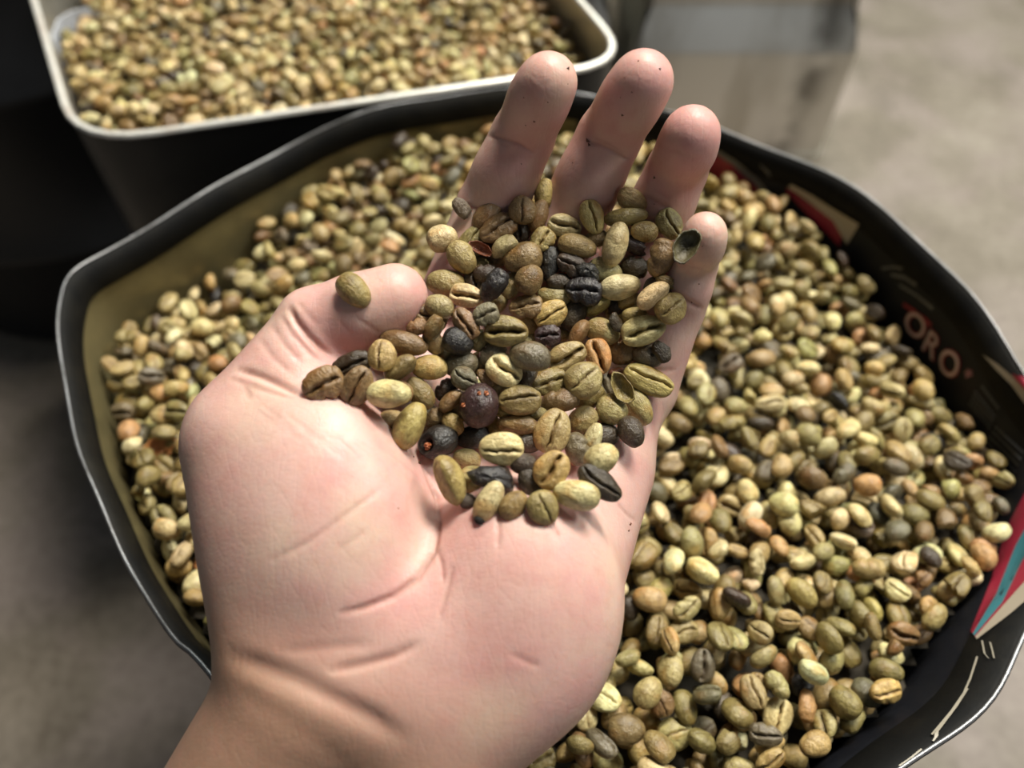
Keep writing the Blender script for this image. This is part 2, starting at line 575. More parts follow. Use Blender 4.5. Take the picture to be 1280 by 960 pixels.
# ball of the thumb and the outer edge of the palm
a1 = cc(335, 545, 178) - cc(380, 800, 172); a1 /= np.linalg.norm(a1)
a3 = np.array([0.10, 0.12, 1.0]); a3 -= a1 * (a1 @ a3); a3 /= np.linalg.norm(a3)
a2 = np.cross(a3, a1)
F.ball(cc(402, 655, 173), (0.034, 0.0240, 0.0190), (a1, a2, a3), 0.008)
F.cone(cc(362, 800, 172), 0.0160, cc(320, 560, 181), 0.0165, 0.009)
F.cone(cc(742, 590, 200), 0.0150, cc(640, 815, 177), 0.0195, 0.010)
F.ball(cc(648, 752, 173), (0.0235, 0.029, 0.0185), I3, 0.008)
# the web between thumb and palm
F.ball(cc(535, 790, 172), (0.024, 0.019, 0.017), I3, 0.010)
F.cone(cc(405, 505, 184), 0.0105, cc(545, 420, 203), 0.0095, 0.009)
F.cone(cc(372, 480, 182), 0.0100, cc(470, 500, 190), 0.0110, 0.009)
# fingers: knuckle, middle joint, end joint, tip
FINGERS = [
    [(556, 410, 205, 10.0), (613, 262, 203, 9.0), (653, 172, 192, 7.8), (685, 103, 178, 6.8)],
    [(640, 420, 208, 10.2), (716, 268, 203, 9.0), (761, 172, 191, 7.9), (803, 102, 176, 7.1)],
    [(735, 425, 208, 9.6), (812, 290, 204, 8.6), (846, 213, 192, 7.4), (864, 168, 180, 6.7)],
    [(806, 480, 202, 8.8), (847, 385, 195, 6.7), (867, 330, 188, 5.6), (881, 291, 178, 4.9)],
]
for fg in FINGERS:
    g = Field(F.lo, F.lo + F.h * (F.n - 1), F.h)
    g.n, g.ax = F.n, F.ax
    G, F2 = g, F
    for (a, b) in zip(fg[:-1], fg[1:]):
        G.cone(cc(*a[:3]), a[3] * mm, cc(*b[:3]), b[3] * mm, 0.0025)
    # soft pads between the joints, on the palm side
    for (a, b, f) in ((fg[1], fg[2], 0.5), (fg[2], fg[3], 0.72)):
        c = cc(*a[:3]) * (1 - f) + cc(*b[:3]) * f
        d = cc(*b[:3]) - cc(*a[:3]); L = np.linalg.norm(d); d /= L
        n = np.array([0, 0, -1.0]) - d * (-d[2]); n /= np.linalg.norm(n)
        G.ball(c + n * 0.0016, (L * 0.62, a[3] * 0.93 * mm, a[3] * 0.86 * mm), (d, np.cross(n, d), n), 0.003)
    q = np.maximum(0.0065 - np.abs(F.d - g.d), 0) / 0.0065
    # blend only near the palm so that neighbouring fingers stay apart
    near = cc(*fg[0][:3]); tipv = cc(*fg[1][:3]) - near
    X, Y, Z = F.ax[0][:, None, None], F.ax[1][None, :, None], F.ax[2][None, None, :]
    along = ((X - near[0]) * tipv[0] + (Y - near[1]) * tipv[1] + (Z - near[2]) * tipv[2]) / (tipv @ tipv)
    wgt = np.clip((1.0 - along) * 2.2, 0, 1).astype(np.float32)
    F.d = (np.minimum(F.d, g.d) - q * q * q * 0.0065 / 6 * wgt).astype(np.float32)
    del g, G
# thumb
THUMB = [(322, 535, 181, 14.2), (394, 407, 182, 8.9), (444, 390, 181, 8.6), (494, 370, 180, 7.6)]
chain(THUMB[:2], 0.008)
chain(THUMB[1:], 0.003)
d = cc(*THUMB[3][:3]) - cc(*THUMB[1][:3]); d /= np.linalg.norm(d)
n = np.array([0.05, -0.55, -0.83]); n -= d * (n @ d); n /= np.linalg.norm(n)
F.ball(cc(462, 386, 180) + n * 0.0012, (0.0125, 0.0080, 0.0072), (d, np.cross(n, d), n), 0.004)

vc, hf = F.surface()
# even out the stair-steps of the grid
e = np.concatenate([hf[:, [0, 1]], hf[:, [1, 2]], hf[:, [2, 3]], hf[:, [3, 0]]])
for it in range(6):
    acc = np.zeros_like(vc); cnt = np.zeros(len(vc))
    np.add.at(acc, e[:, 0], vc[e[:, 1]]); np.add.at(acc, e[:, 1], vc[e[:, 0]])
    np.add.at(cnt, e[:, 0], 1); np.add.at(cnt, e[:, 1], 1)
    vc += (0.55 if it % 2 == 0 else -0.56) * (acc / cnt[:, None] - vc)
hv = from_cc(vc)
HAND_BVH = BVHTree.FromPolygons([Vector(p) for p in hv], [tuple(int(i) for i in q) for q in hf])


def hit(bvh, px, py):
    r = ray(px, py); r = r / np.linalg.norm(r)
    h = bvh.ray_cast(Vector(CAM), Vector(r))
    return h[0], h[1]


# creases of the skin: pixels along each, depth and half-width in mm
CREASES = [
    # line round the ball of the thumb, and the fainter ones beside it
    ([(528, 585), (546, 622), (549, 655), (543, 690), (522, 723), (492, 745), (455, 760), (420, 768)], 0.75, 0.7),
    ([(545, 683), (552, 705), (555, 735)], 0.35, 0.5), ([(475, 612), (430, 645), (385, 678), (330, 705)], 0.22, 0.6),
    ([(566, 710), (556, 750), (547, 782)], 0.35, 0.5), ([(455, 665), (420, 690)], 0.15, 0.5), ([(620, 640), (624, 665), (622, 690)], 0.30, 0.5),
    ([(690, 655), (700, 675)], 0.3, 0.5), ([(640, 818), (660, 828), (676, 834)], 0.2, 0.6), ([(770, 628), (785, 645), (797, 652)], 0.25, 0.5),
    # wrist
    ([(292, 823), (330, 836), (370, 851), (420, 876), (462, 898), (505, 925)], 1.1, 2.2), ([(415, 838), (455, 830), (492, 820), (525, 803)], 0.6, 1.0),
    ([(300, 868), (345, 895), (400, 930), (430, 958)], 0.3, 2.8), ([(350, 815), (420, 808), (470, 805)], 0.25, 1.2),
    # fingers
    ([(612, 170), (630, 174), (648, 180), (668, 192)], 0.42, 0.6), ([(616, 176), (640, 184)], 0.2, 0.5),
    ([(580, 257), (600, 262), (620, 265), (640, 262)], 0.45, 0.8),
    ([(733, 178), (748, 180), (768, 190), (790, 202)], 0.45, 0.6), ([(740, 172), (760, 180), (780, 192)], 0.25, 0.6),
    ([(806, 245), (820, 252), (838, 262)], 0.4, 0.8), ([(818, 238), (840, 250)], 0.2, 0.6), ([(818, 180), (845, 190), (868, 200)], 0.15, 0.7),
    ([(848, 370), (862, 378), (880, 388)], 0.45, 0.7), ([(855, 332), (872, 335), (890, 342)], 0.15, 0.6),
    ([(812, 460), (828, 464), (846, 462)], 0.3, 0.8),
    # thumb joint and root
    ([(362, 386), (370, 402), (385, 420), (400, 434), (416, 446)], 0.9, 0.8), ([(352, 396), (366, 418), (386, 440), (402, 455)], 0.25, 0.7),
    ([(340, 408), (358, 434), (380, 456)], 0.2, 0.7), ([(325, 425), (342, 448), (368, 470)], 0.2, 0.8), ([(372, 378), (384, 392), (400, 410)], 0.18, 0.6),
    ([(298, 462), (325, 470), (352, 482), (380, 495)], 0.7, 0.9), ([(306, 480), (312, 500)], 0.3, 0.9), ([(290, 474), (330, 488), (372, 500)], 0.25, 0.7),
    ([(442, 395), (462, 408), (478, 418)], 0.15, 0.5), ([(425, 402), (440, 420)], 0.12, 0.5),
]
for i in range(16):   # the faint slanting lines on the ball of the thumb
    x0, y0 = 318 + 13 * i + rng.uniform(-6, 6), 505 + 5 * i + rng.uniform(-8, 8)
    CREASES.append(([(x0, y0), (x0 + 22, y0 + 16), (x0 + 40 + rng.uniform(-8, 8), y0 + 36)], 0.10, 0.5))
segs, segp = [], []
for pts, dep, wid in CREASES:
    P3 = []
    for (x0, y0), (x1, y1) in zip(pts[:-1], pts[1:]):
        for t in np.linspace(0, 1, 5, endpoint=False):
            h = hit(HAND_BVH, x0 + (x1 - x0) * t, y0 + (y1 - y0) * t)[0]
            if h is not None and (not P3 or (h - P3[-1]).length < 0.012): P3.append(h)
    for i, (a, b) in enumerate(zip(P3[:-1], P3[1:])):
        u = (i + 0.5) / max(len(P3) - 1, 1)
        segs.append((np.array(a), np.array(b))); segp.append((dep * min(1, 5 * min(u, 1 - u) + 0.25), wid))


def crease_depth(v, nrm):
    out = np.zeros(len(v)); wide = np.zeros(len(v))
    for (a, b), (dep, wid) in zip(segs, segp):
        m = wid * 3 * mm
        lo, hi = np.minimum(a, b) - m, np.maximum(a, b) + m
        ix = np.nonzero(((v > lo) & (v < hi)).all(1))[0]
        if not len(ix): continue
        p = v[ix]
        ba = b - a
        t = np.clip(((p - a) @ ba) / (ba @ ba + 1e-12), 0, 1)
        d = np.linalg.norm(p - a - t[:, None] * ba, axis=1)
        g = dep * mm * np.exp(-(d / (wid * mm)) ** 2)
        out[ix] = np.maximum(out[ix], g)
        wide[ix] = np.maximum(wide[ix], np.exp(-(d / (0.55 * mm)) ** 2) * min(1, dep / 0.7) * (0.35 if wid > 2 else 1))
    return out, wide


hand_me = mesh_np('person', hv, hf, M_SKIN)
bm = bmesh.new(); bm.from_mesh(hand_me)
bmesh.ops.recalc_face_normals(bm, faces=bm.faces)
vv = np.array([p.co for p in bm.verts])
near_c = crease_depth(vv, None)[0] > 0.00003
bm.verts.ensure_lookup_table()
ed = [q for q in bm.edges if near_c[q.verts[0].index] or near_c[q.verts[1].index]]
bmesh.ops.subdivide_edges(bm, edges=ed, cuts=1, use_grid_fill=True)
bm.normal_update()
vv = np.array([p.co for p in bm.verts]); nn = np.array([p.normal for p in bm.verts])
dp, wd = crease_depth(vv, nn)
facing = ((CAM - vv) * nn).sum(1) > 0
dp *= facing; wd *= facing
for p, q in zip(bm.verts, vv - nn * dp[:, None]): p.co = q
bm.to_mesh(hand_me); bm.free()
hand_me.polygons.foreach_set('use_smooth', [True] * len(hand_me.polygons))
xs, ys, ds = to_px_all = ((640 + FPX * ((vv - CAM) @ RIGHT) / ((vv - CAM) @ FWD)), (480 - FPX * ((vv - CAM) @ UP) / ((vv - CAM) @ FWD)), (vv - CAM) @ FWD)
# skin colour over the hand: wrist and back of the hand tanned, shade of wrist and heel painted in with the tan, finger ends and palm heel flushed
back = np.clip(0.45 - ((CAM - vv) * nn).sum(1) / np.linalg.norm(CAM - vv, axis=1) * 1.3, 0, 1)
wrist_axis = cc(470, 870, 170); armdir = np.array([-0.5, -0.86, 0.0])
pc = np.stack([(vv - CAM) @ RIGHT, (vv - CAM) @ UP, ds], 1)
tan_shade_w = np.clip(((pc - wrist_axis) @ armdir) / 0.026 + 0.85, 0, 1)
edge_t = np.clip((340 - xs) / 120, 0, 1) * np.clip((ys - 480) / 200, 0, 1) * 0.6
tan_shade_v = np.clip(np.maximum(np.maximum(back, tan_shade_w), edge_t), 0, 1)
flush = np.zeros(len(vv))
for (px_, py_, dd, rr, st) in [(690, 85, 178, 14, .9), (808, 85, 176, 15, .8), (862, 150, 180, 14, .9), (880, 285, 178, 12, .9), (640, 200, 196, 22, .5), (755, 200, 196, 22, .5), (840, 230, 196, 18, .5), (510, 362, 180, 16, .8), (455, 400, 181, 16, .6),
                               (600, 700, 180, 14, .45), (520, 690, 170, 18, .35), (480, 770, 165, 18, .35), (620, 860, 165, 25, .5), (640, 690, 184, 18, .4), (790, 560, 195, 18, .35),
                               (350, 485, 176, 12, .6), (545, 330, 200, 10, .9)]:
    flush = np.maximum(flush, st * np.exp(-(np.linalg.norm(pc - cc(px_, py_, dd), axis=1) / (rr * mm)) ** 2))
for nm, arr in (('tan', tan_shade_v), ('flush', flush), ('crease', np.clip(wd, 0, 1))):
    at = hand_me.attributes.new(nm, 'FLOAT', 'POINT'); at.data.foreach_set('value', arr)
person = link('person', hand_me)
tag(person, 'bare left hand and wrist held open, palm up, cupping a heap of green coffee beans', 'person')
HAND_BVH = BVHTree.FromPolygons([Vector(p) for p in vv], [tuple(p.vertices) for p in hand_me.polygons])


def nail(a, b, r, away, w):
    """A curved nail plate on the back of a finger end."""
    A, B = cc(*a[:3]), cc(*b[:3])
    d = B - A; d /= np.linalg.norm(d)
    n = np.array(away, float); n -= d * (n @ d); n /= np.linalg.norm(n)
    s = np.cross(d, n)
    v, f = [], []
    for lay in (0, 1):
        for i in range(9):
            for j in range(9):
                u = (i / 8 - 0.5) * 2; q = (j / 8 - 0.5) * 2
                width = w * (1 - 0.25 * max(-u, 0) ** 2 - 0.35 * max(u, 0) ** 4)
                th = q * 1.05
                p = B + d * (u * min(0.0056, r * 0.74) - 0.0024) + (s * math.sin(th) * width + n * (math.cos(th) * r + 0.0002 - 0.0009 * max(u, 0) ** 2 - 0.0006 * (lay == 0)))
                v.append(p)
    for lay in (0, 1):
        o = lay * 81
        for i in range(8):
            for j in range(8):
                f.append((o + i * 9 + j, o + i * 9 + j + 1, o + i * 9 + j + 10, o + i * 9 + j + 9))
    rim_ = [i for i in range(9)] + [9 * i + 8 for i in range(1, 9)] + [72 + i for i in range(7, -1, -1)] + [9 * i for i in range(7, 0, -1)]
    for i in range(len(rim_)):
        p, q = rim_[i], rim_[(i + 1) % len(rim_)]
        f.append((p, q, q + 81, p + 81))
    me = mesh_np('fingernail', from_cc(np.array(v)), f, M_NAIL)
    fix_normals(me)
    return link('fingernail', me, person)


for fg in FINGERS:
    nail(fg[2], fg[3], fg[3][3] * mm, (0, -0.1, 1), fg[3][3] * 0.86 * mm)
nail(THUMB[2], THUMB[3], THUMB[3][3] * mm, (-0.3, 0.75, 0.6), 0.0064)


# ------------------------------------------------------------------ floor
FLOOR_Z = -0.33
bm = bmesh.new()
bmesh.ops.create_grid(bm, x_segments=2, y_segments=2, size=2.2)
fm = bpy.data.meshes.new('floor'); bm.to_mesh(fm); bm.free(); fm.materials.append(M_FLOOR)
floor = link('floor', fm); floor.location = (0, 0.9, FLOOR_Z)
tag(floor, 'stained brown concrete floor', kind='structure')


# ------------------------------------------------------------------ the round tub
def closed_curve(pts, n):
    """Closed Catmull-Rom through the points, n samples evenly along its length."""
    p = np.array(pts, float); m = len(p); out = []
    for i in range(m):
        a, b, c, d_ = p[i - 1], p[i], p[(i + 1) % m], p[(i + 2) % m]
        for t in np.linspace(0, 1, 40, endpoint=False):
            out.append(0.5 * (2 * b + (c - a) * t + (2 * a - 5 * b + 4 * c - d_) * t * t + (3 * b - a - 3 * c + d_) * t ** 3))
    out = np.array(out)
    s = np.r_[0, np.cumsum(np.linalg.norm(np.diff(np.vstack([out, out[:1]]), axis=0), axis=1))]
    q = np.linspace(0, s[-1], n, endpoint=False)
    w = np.vstack([out, out[:1]])
    return np.stack([np.interp(q, s, w[:, 0]), np.interp(q, s, w[:, 1])], 1)


RIM_Z = 0.02
rim_px = [(76, 430), (80, 382), (93, 346), (132, 317), (220, 263), (350, 184), (430, 152), (520, 129), (640, 115), (750, 119), (830, 137), (900, 160),
          (1000, 203), (1100, 265), (1200, 355), (1280, 460)]
rim_pts = [on_level(x, y, RIM_Z)[:2] for x, y in rim_px]
rim_pts += [(0.187, 0.135), (0.171, 0.100)]
rim_pts += [on_level(x, y, RIM_Z)[:2] for x, y in [(1280, 789), (1227, 885), (1129, 958)]]
rim_pts += [(0.050, 0.012), (0.0, 0.008), (-0.045, 0.026)]
rim_pts += [on_level(x, y, RIM_Z)[:2] for x, y in [(258, 836), (220, 800), (185, 750), (150, 690), (122, 620), (98, 560), (85, 500)]]
NT = 240
RIM = closed_curve(rim_pts, NT)
CEN = np.array([0.012, 0.170])
ang_rim = np.arctan2(RIM[:, 1] - CEN[1], RIM[:, 0] - CEN[0])
lean = 0.022 + 0.085 * np.exp(-((ang_rim + 0.75) / 0.55) ** 2) * 0.6     # how far the wall comes in between rim and beans


def wall_ring(z, off=0.0):
    f = (RIM_Z - z) / 0.02
    s = 1 - lean * (min(f, 1.0)) - (0.0 if f <= 1 else 0.10 * (f - 1) / (((RIM_Z - FLOOR_Z) / 0.02) - 1))
    p = CEN + (RIM - CEN) * s[:, None]
    t = np.roll(p, -1, 0) - np.roll(p, 1, 0)
    nrm = np.stack([t[:, 1], -t[:, 0]], 1); nrm /= np.linalg.norm(nrm, axis=1)[:, None]
    if ((p - CEN) * nrm).sum() < 0: nrm = -nrm
    p = p + nrm * off
    zz = np.full(NT, z)
    return np.column_stack([p, zz])


wave = 0.0016 * np.sin(np.arange(NT) / NT * 2 * math.pi * 5 + 1) + 0.0010 * np.sin(np.arange(NT) / NT * 2 * math.pi * 13)


def rings_mesh(name, rings, mat, close_end=False, sel=None):
    v = np.concatenate(rings)
    f = []
    for i in range(len(rings) - 1):
        for j in range(NT):
            if sel is not None and not sel[j]: continue
            k = (j + 1) % NT
            f.append((i * NT + j, i * NT + k, (i + 1) * NT + k, (i + 1) * NT + j))
    if close_end:
        f.append(tuple((len(rings) - 1) * NT + j for j in range(NT)))
    used = sorted({i for q in f for i in q}); mp = {u: i for i, u in enumerate(used)}
    me = mesh_np(name, v[used], [tuple(mp[i] for i in q) for q in f], mat)
    return me


def up(r, extra=0.0):
    r = r.copy(); r[:, 2] += wave + extra; return r


# the zone of the wall that carries print: from behind the fingers round the right to the front
printed = np.array([(-1.75 < a < 1.45) for a in ang_rim])
tub = empty('round_tub', (0.012, 0.17, FLOOR_Z))
tag(tub, 'big round black sheet-metal tub brimful of green coffee beans under the hand', 'tub')
bpy.context.view_layer.update()


def tub_part(name, me):
    o = link(name, me, tub)
    o.matrix_parent_inverse = Matrix.Translation((-0.012, -0.17, -FLOOR_Z))
    return o


zs = [RIM_Z, 0.008, -0.004, -0.03, -0.10, -0.20, FLOOR_Z + 0.001]
outer = [up(wall_ring(RIM_Z, 0.0008))] + [up(wall_ring(z, 0.0008)) if z > 0 else wall_ring(z, 0.0008) for z in zs[1:]]
me = rings_mesh('outer_wall', outer, M_TUB_OUT, close_end=True); fix_normals(me)
tub_part('outer_wall', me)
inner_z = [0.0075, 0.0, -0.012, -0.03, -0.06]
inner = [wall_ring(z, -0.0004) for z in inner_z]
inner[0] = up(inner[0])
tub_part('inner_wall', rings_mesh('inner_wall', inner, M_WALL_IN, sel=~printed))
lining = tub_part('printed_lining', rings_mesh('printed_lining', inner, M_PRINT, sel=printed))
hem = [up(wall_ring(RIM_Z, 0.0002)), up(wall_ring(RIM_Z, -0.0016)), up(wall_ring(0.014, -0.0018)), up(wall_ring(0.0085, -0.0018)), up(wall_ring(0.0072, -0.0004))]
hem_o = tub_part('folded_hem', rings_mesh('folded_hem', hem, M_HEM))
tb = []
rc = up(wall_ring(RIM_Z, 0.0), 0.0004)
for k in range(7):
    a = k / 6 * 2 * math.pi
    r = wall_ring(RIM_Z, 0.00060 * math.cos(a)); r = up(r, 0.0004 + 0.00060 * math.sin(a)); tb.append(r)
tub_part('rim', rings_mesh('rim', tb, M_TUB_RIM))

# print on the lining: flat shapes lying on the curved wall
wall_v = np.concatenate([r for r in inner + hem]); wall_f = []
for base, cnt in ((0, len(inner)), (len(inner) * NT, len(hem))):
    for i in range(cnt - 1):
        for j in range(NT):
            k = (j + 1) % NT
            wall_f.append((base + i * NT + j, base + i * NT + k, base + (i + 1) * NT + k, base + (i + 1) * NT + j))
WALL_BVH = BVHTree.FromPolygons([Vector(p) for p in wall_v], wall_f)


def on_wall(px, py, lift=0.0004):
    h, n_ = hit(WALL_BVH, px, py)
    if h is None: return None
    if n_.dot(Vector(CAM) - h) < 0: n_ = -n_
    return np.array(h + n_ * lift)


def printed_shape(name, rows, mat, lift=0.0004, label=None):
    """rows: two edges of a strip, each a list of pixels of the same length."""
    a, b = rows
    pts, n_u, n_v = [], 0, 4
    A, B = [], []
    for e, out in ((a, A), (b, B)):
        for (p, q) in zip(e[:-1], e[1:]):
            for t in np.linspace(0, 1, 5, endpoint=False): out.append((p[0] + (q[0] - p[0]) * t, p[1] + (q[1] - p[1]) * t))
        out.append(e[-1])
    for p, q in zip(A, B):
        for j in range(n_v):
            t = j / (n_v - 1)
            pts.append(on_wall(p[0] + (q[0] - p[0]) * t, p[1] + (q[1] - p[1]) * t, lift))
    f = []
    for i in range(len(A) - 1):
        for j in range(n_v - 1):
            q = (i * n_v + j, i * n_v + j + 1, (i + 1) * n_v + j + 1, (i + 1) * n_v + j)
            if all(pts[x] is not None for x in q) and max(np.linalg.norm(pts[q[0]] - pts[x]) for x in q) < 0.02: f.append(q)
    if not f: return None
    used = sorted({i for q in f for i in q}); mp = {u: i for i, u in enumerate(used)}
    me = mesh_np(name, [pts[u] for u in used], [tuple(mp[i] for i in q) for q in f], mat)
    o = tub_part(name, me)
    if label: o['label'] = label
    return o


printed_shape('printed_swoosh', ([(885, 182), (915, 205), (940, 225), (962, 246)], [(880, 205), (905, 240), (925, 262), (945, 265)]), M_RED)
printed_shape('printed_line', ([(888, 181), (920, 200), (945, 220), (966, 244)], [(886, 184), (916, 207), (941, 228), (960, 248)]), M_GREY, 0.0006)
printed_shape('printed_swoosh', ([(984, 234), (1010, 252), (1040, 270), (1056, 284)], [(984, 240), (1010, 268), (1035, 292), (1050, 308)]), M_RED)
printed_shape('printed_swoosh', ([(990, 230), (1015, 243), (1045, 262), (1075, 280)], [(986, 233), (1012, 252), (1042, 275), (1060, 305)]), M_CREAM, 0.0007, 'cream upper half of the swoosh')
printed_shape('printed_line', ([(950, 204), (962, 215)], [(952, 208), (964, 222)]), M_GREY)
for a, b, c, d in (((1102, 334), (1118, 332), (1130, 334), 3), ((1114, 341), (1132, 345), (1147, 354), 4), ((1124, 354), (1148, 368), (1168, 384), 4)):
    printed_shape('printed_line', ([a, b, c], [(a[0] + 1, a[1] + d), (b[0], b[1] + d), (c[0] - 2, c[1] + d)]), M_GREY)
printed_shape('printed_line', ([(1229, 443), (1248, 455), (1268, 472), (1290, 492)], [(1232, 446), (1246, 462), (1266, 482), (1286, 510)]), M_CREAM)
printed_shape('printed_line', ([(1266, 466), (1278, 472), (1290, 482)], [(1270, 474), (1278, 482), (1290, 496)]), M_RED, 0.0007)
# stripes at the front right
S0, S1, S2, S3, S4 = [[(1296, 590), (1259, 662), (1240, 726), (1214, 790)], [(1310, 612), (1270, 684), (1246, 744), (1217, 793)], [(1326, 628), (1280, 700), (1254, 754), (1219, 796)],
                      [(1340, 650), (1296, 712), (1262, 750), (1220, 797)], [(1350, 672), (1306, 732), (1264, 768), (1222, 800)]]
printed_shape('printed_stripe', (S0, S1), M_RED)
printed_shape('printed_stripe', (S1, S2), M_TEAL)
printed_shape('printed_stripe', (S2, S3), M_RED)
printed_shape('printed_stripe', (S3, S4), M_CREAM)
# pale scratches on the hem there
for q in ([(1228, 802), (1231, 818), (1236, 824)], [(1238, 804), (1241, 815), (1243, 824)], [(1222, 822), (1213, 850), (1205, 868), (1190, 890), (1165, 920)],
          [(1210, 862), (1196, 884), (1178, 908), (1164, 926)], [(1150, 936), (1135, 948), (1122, 957)]):
    printed_shape('scratch', (q, [(x + 2.2, y + 1.2) for x, y in q]), M_SCRATCH, 0.0006)
# fine print: short grey dashes in slanting rows
fine = []


def fine_row(x0, y0, x1, y1, w):
    n_ = int(math.hypot(x1 - x0, y1 - y0) / 5)
    for i in range(n_):
        t0, t1 = i / n_, (i + 0.72) / n_
        q = [(x0 + (x1 - x0) * t0, y0 + (y1 - y0) * t0), (x0 + (x1 - x0) * t1, y0 + (y1 - y0) * t1)]
        c = [on_wall(*q[0]), on_wall(*q[1]), on_wall(q[1][0] - w * 0.6, q[1][1] + w), on_wall(q[0][0] - w * 0.6, q[0][1] + w)]
        if all(x is not None for x in c): fine.append(c)


fine_row(1229, 481, 1251, 510, 3.2)
for i in range(4): fine_row(1220 - 2.2 * i, 488 + 5 * i, 1246 - 2 * i, 521 + 5 * i, 2.2)
for i in range(5): fine_row(1246 - 4 * i, 532 + 6 * i, 1282 - 3 * i, 566 + 8 * i, 2.4)
if fine:
    fv = [p for c in fine for p in c]
    o = tub_part('fine_print', mesh_np('fine_print', fv, [(4 * i, 4 * i + 1, 4 * i + 2, 4 * i + 3) for i in range(len(fine))], M_FINE))
    o['kind'] = 'stuff'


def wall_letter(ch, px, py, px2, py2, size, mat, grow, lift):
    """A letter lying on the wall: its foot at the first pixel, reading towards the second."""
    cu = bpy.data.curves.new('letter', 'FONT')
    cu.body = ch; cu.size = 1.0; cu.align_x = 'CENTER'; cu.offset = grow; cu.resolution_u = 6
    tmp = bpy.data.objects.new('letter', cu); COL.objects.link(tmp)
    bpy.context.view_layer.update()
    me0 = bpy.data.meshes.new_from_object(tmp.evaluated_get(bpy.context.evaluated_depsgraph_get()))
    bpy.data.objects.remove(tmp); bpy.data.curves.remove(cu)
    bm = bmesh.new(); bm.from_mesh(me0)
    bmesh.ops.triangulate(bm, faces=bm.faces)
    bmesh.ops.subdivide_edges(bm, edges=[e_ for e_ in bm.edges if e_.calc_length() > 0.15], cuts=2)
    o0, o1 = on_wall(px, py, lift), on_wall(px2, py2, lift)
    h, n_ = hit(WALL_BVH, px, py)
    if n_.dot(Vector(CAM) - h) < 0: n_ = -n_
    x_ = Vector(o1 - o0).normalized(); x_ = (x_ - n_ * x_.dot(n_)).normalized(); y_ = n_.cross(x_)
    for v_ in bm.verts:
        p = Vector(o0) + x_ * v_.co.x * size + y_ * v_.co.y * size
        q = WALL_BVH.find_nearest(p)
        w_ = q[1] if q[1].dot(n_) > 0 else -q[1]
        v_.co = q[0] + w_ * lift
    me = bpy.data.meshes.new('letter'); bm.to_mesh(me); bm.free(); me.materials.append(mat)
    o = tub_part('letter', me)
    return o


for ch, x, y, x2, y2 in (('O', 1139, 416, 1160, 442), ('R', 1160, 442, 1180, 464), ('O', 1183, 467, 1205, 488)):
    wall_letter(ch, x, y, x2, y2, 0.0146, M_LETTER_RED, 0.035, 0.0004)
    wall_letter(ch, x, y, x2, y2, 0.0146, M_LETTER, 0.004, 0.0008)
printed_shape('printed_line', ([(1131, 378), (1142, 385), (1158, 397), (1166, 405)], [(1129, 382), (1139, 389), (1155, 401), (1163, 409)]), M_LETTER_RED)
wall_letter('*', 1205, 476, 1215, 490, 0.008, M_PINK, 0.02, 0.0005)


# ------------------------------------------------------------------ square oil tins
def rounded(corners, r, n=7):
    p = [np.array(c, float) for c in corners]; out = []
    for i, c in enumerate(p):
        a, b = p[i - 1] - c, p[(i + 1) % len(p)] - c
        a /= np.linalg.norm(a); b /= np.linalg.norm(b)
        for t in np.linspace(0, 1, n):
            out.append(c + a * r * (1 - t) ** 2 + b * r * t ** 2)
    return np.array(out)


def loops_mesh(name, loops, mat, close_first=False, close_last=False):
    n_ = len(loops[0]); v = np.concatenate(loops); f = []
    for i in range(len(loops) - 1):
        for j in range(n_):
            k = (j + 1) % n_
            f.append((i * n_ + j, i * n_ + k, (i + 1) * n_ + k, (i + 1) * n_ + j))
    if close_first: f.append(tuple(range(n_)))
    if close_last: f.append(tuple((len(loops) - 1) * n_ + j for j in range(n_)))
    me = mesh_np(name, v, f, mat, smooth=True)
    fix_normals(me)
    me.set_sharp_from_angle(angle=math.radians(40))
    return me


def lvl(p2, z): return np.column_stack([p2, np.full(len(p2), z)])


def inset(p, d_):
    t = np.roll(p, -1, 0) - np.roll(p, 1, 0)
    n_ = np.stack([t[:, 1], -t[:, 0]], 1); n_ /= np.linalg.norm(n_, axis=1)[:, None] + 1e-12
    if ((p - p.mean(0)) * n_).sum() < 0: n_ = -n_
    return p - n_ * d_


TFL, TFR = np.array([-0.197, 0.293]), np.array([0.061, 0.360])
TIN = [TFL, TFR, TFR + 0.235 * np.array([-0.36, 0.933]), TFL + 0.235 * np.array([-0.46, 0.888])]
tin_o = rounded(TIN, 0.034)
TIN_Z = 0.0205
tin = empty('square_tin', (*tin_o.mean(0), FLOOR_Z))
tag(tin, 'open square oil tin with a bright cut edge, full of beans, behind the round tub', 'tin')


def part_of(root, name, me):
    o = link(name, me, root)
    o.matrix_parent_inverse = Matrix.Translation(-root.location)
    return o


ti = inset(tin_o, 0.0006)
part_of(tin, 'outer_wall', loops_mesh('outer_wall', [lvl(tin_o, TIN_Z), lvl(tin_o, -0.1), lvl(tin_o, FLOOR_Z + 0.003), lvl(inset(tin_o, 0.003), FLOOR_Z + 0.001)], M_TIN_OUT, close_last=True))
part_of(tin, 'inner_wall', loops_mesh('inner_wall', [lvl(ti, TIN_Z), lvl(ti, 0.0), lvl(ti, -0.05)], M_TIN_IN))
bead = []
for k in range(9):
    a = k / 8 * 2 * math.pi
    bead.append(lvl(inset(tin_o, 0.0004 - 0.0019 * math.cos(a)), TIN_Z + 0.0016 * math.sin(a)))
part_of(tin, 'rolled_rim', loops_mesh('rolled_rim', bead, M_TIN_RIM))


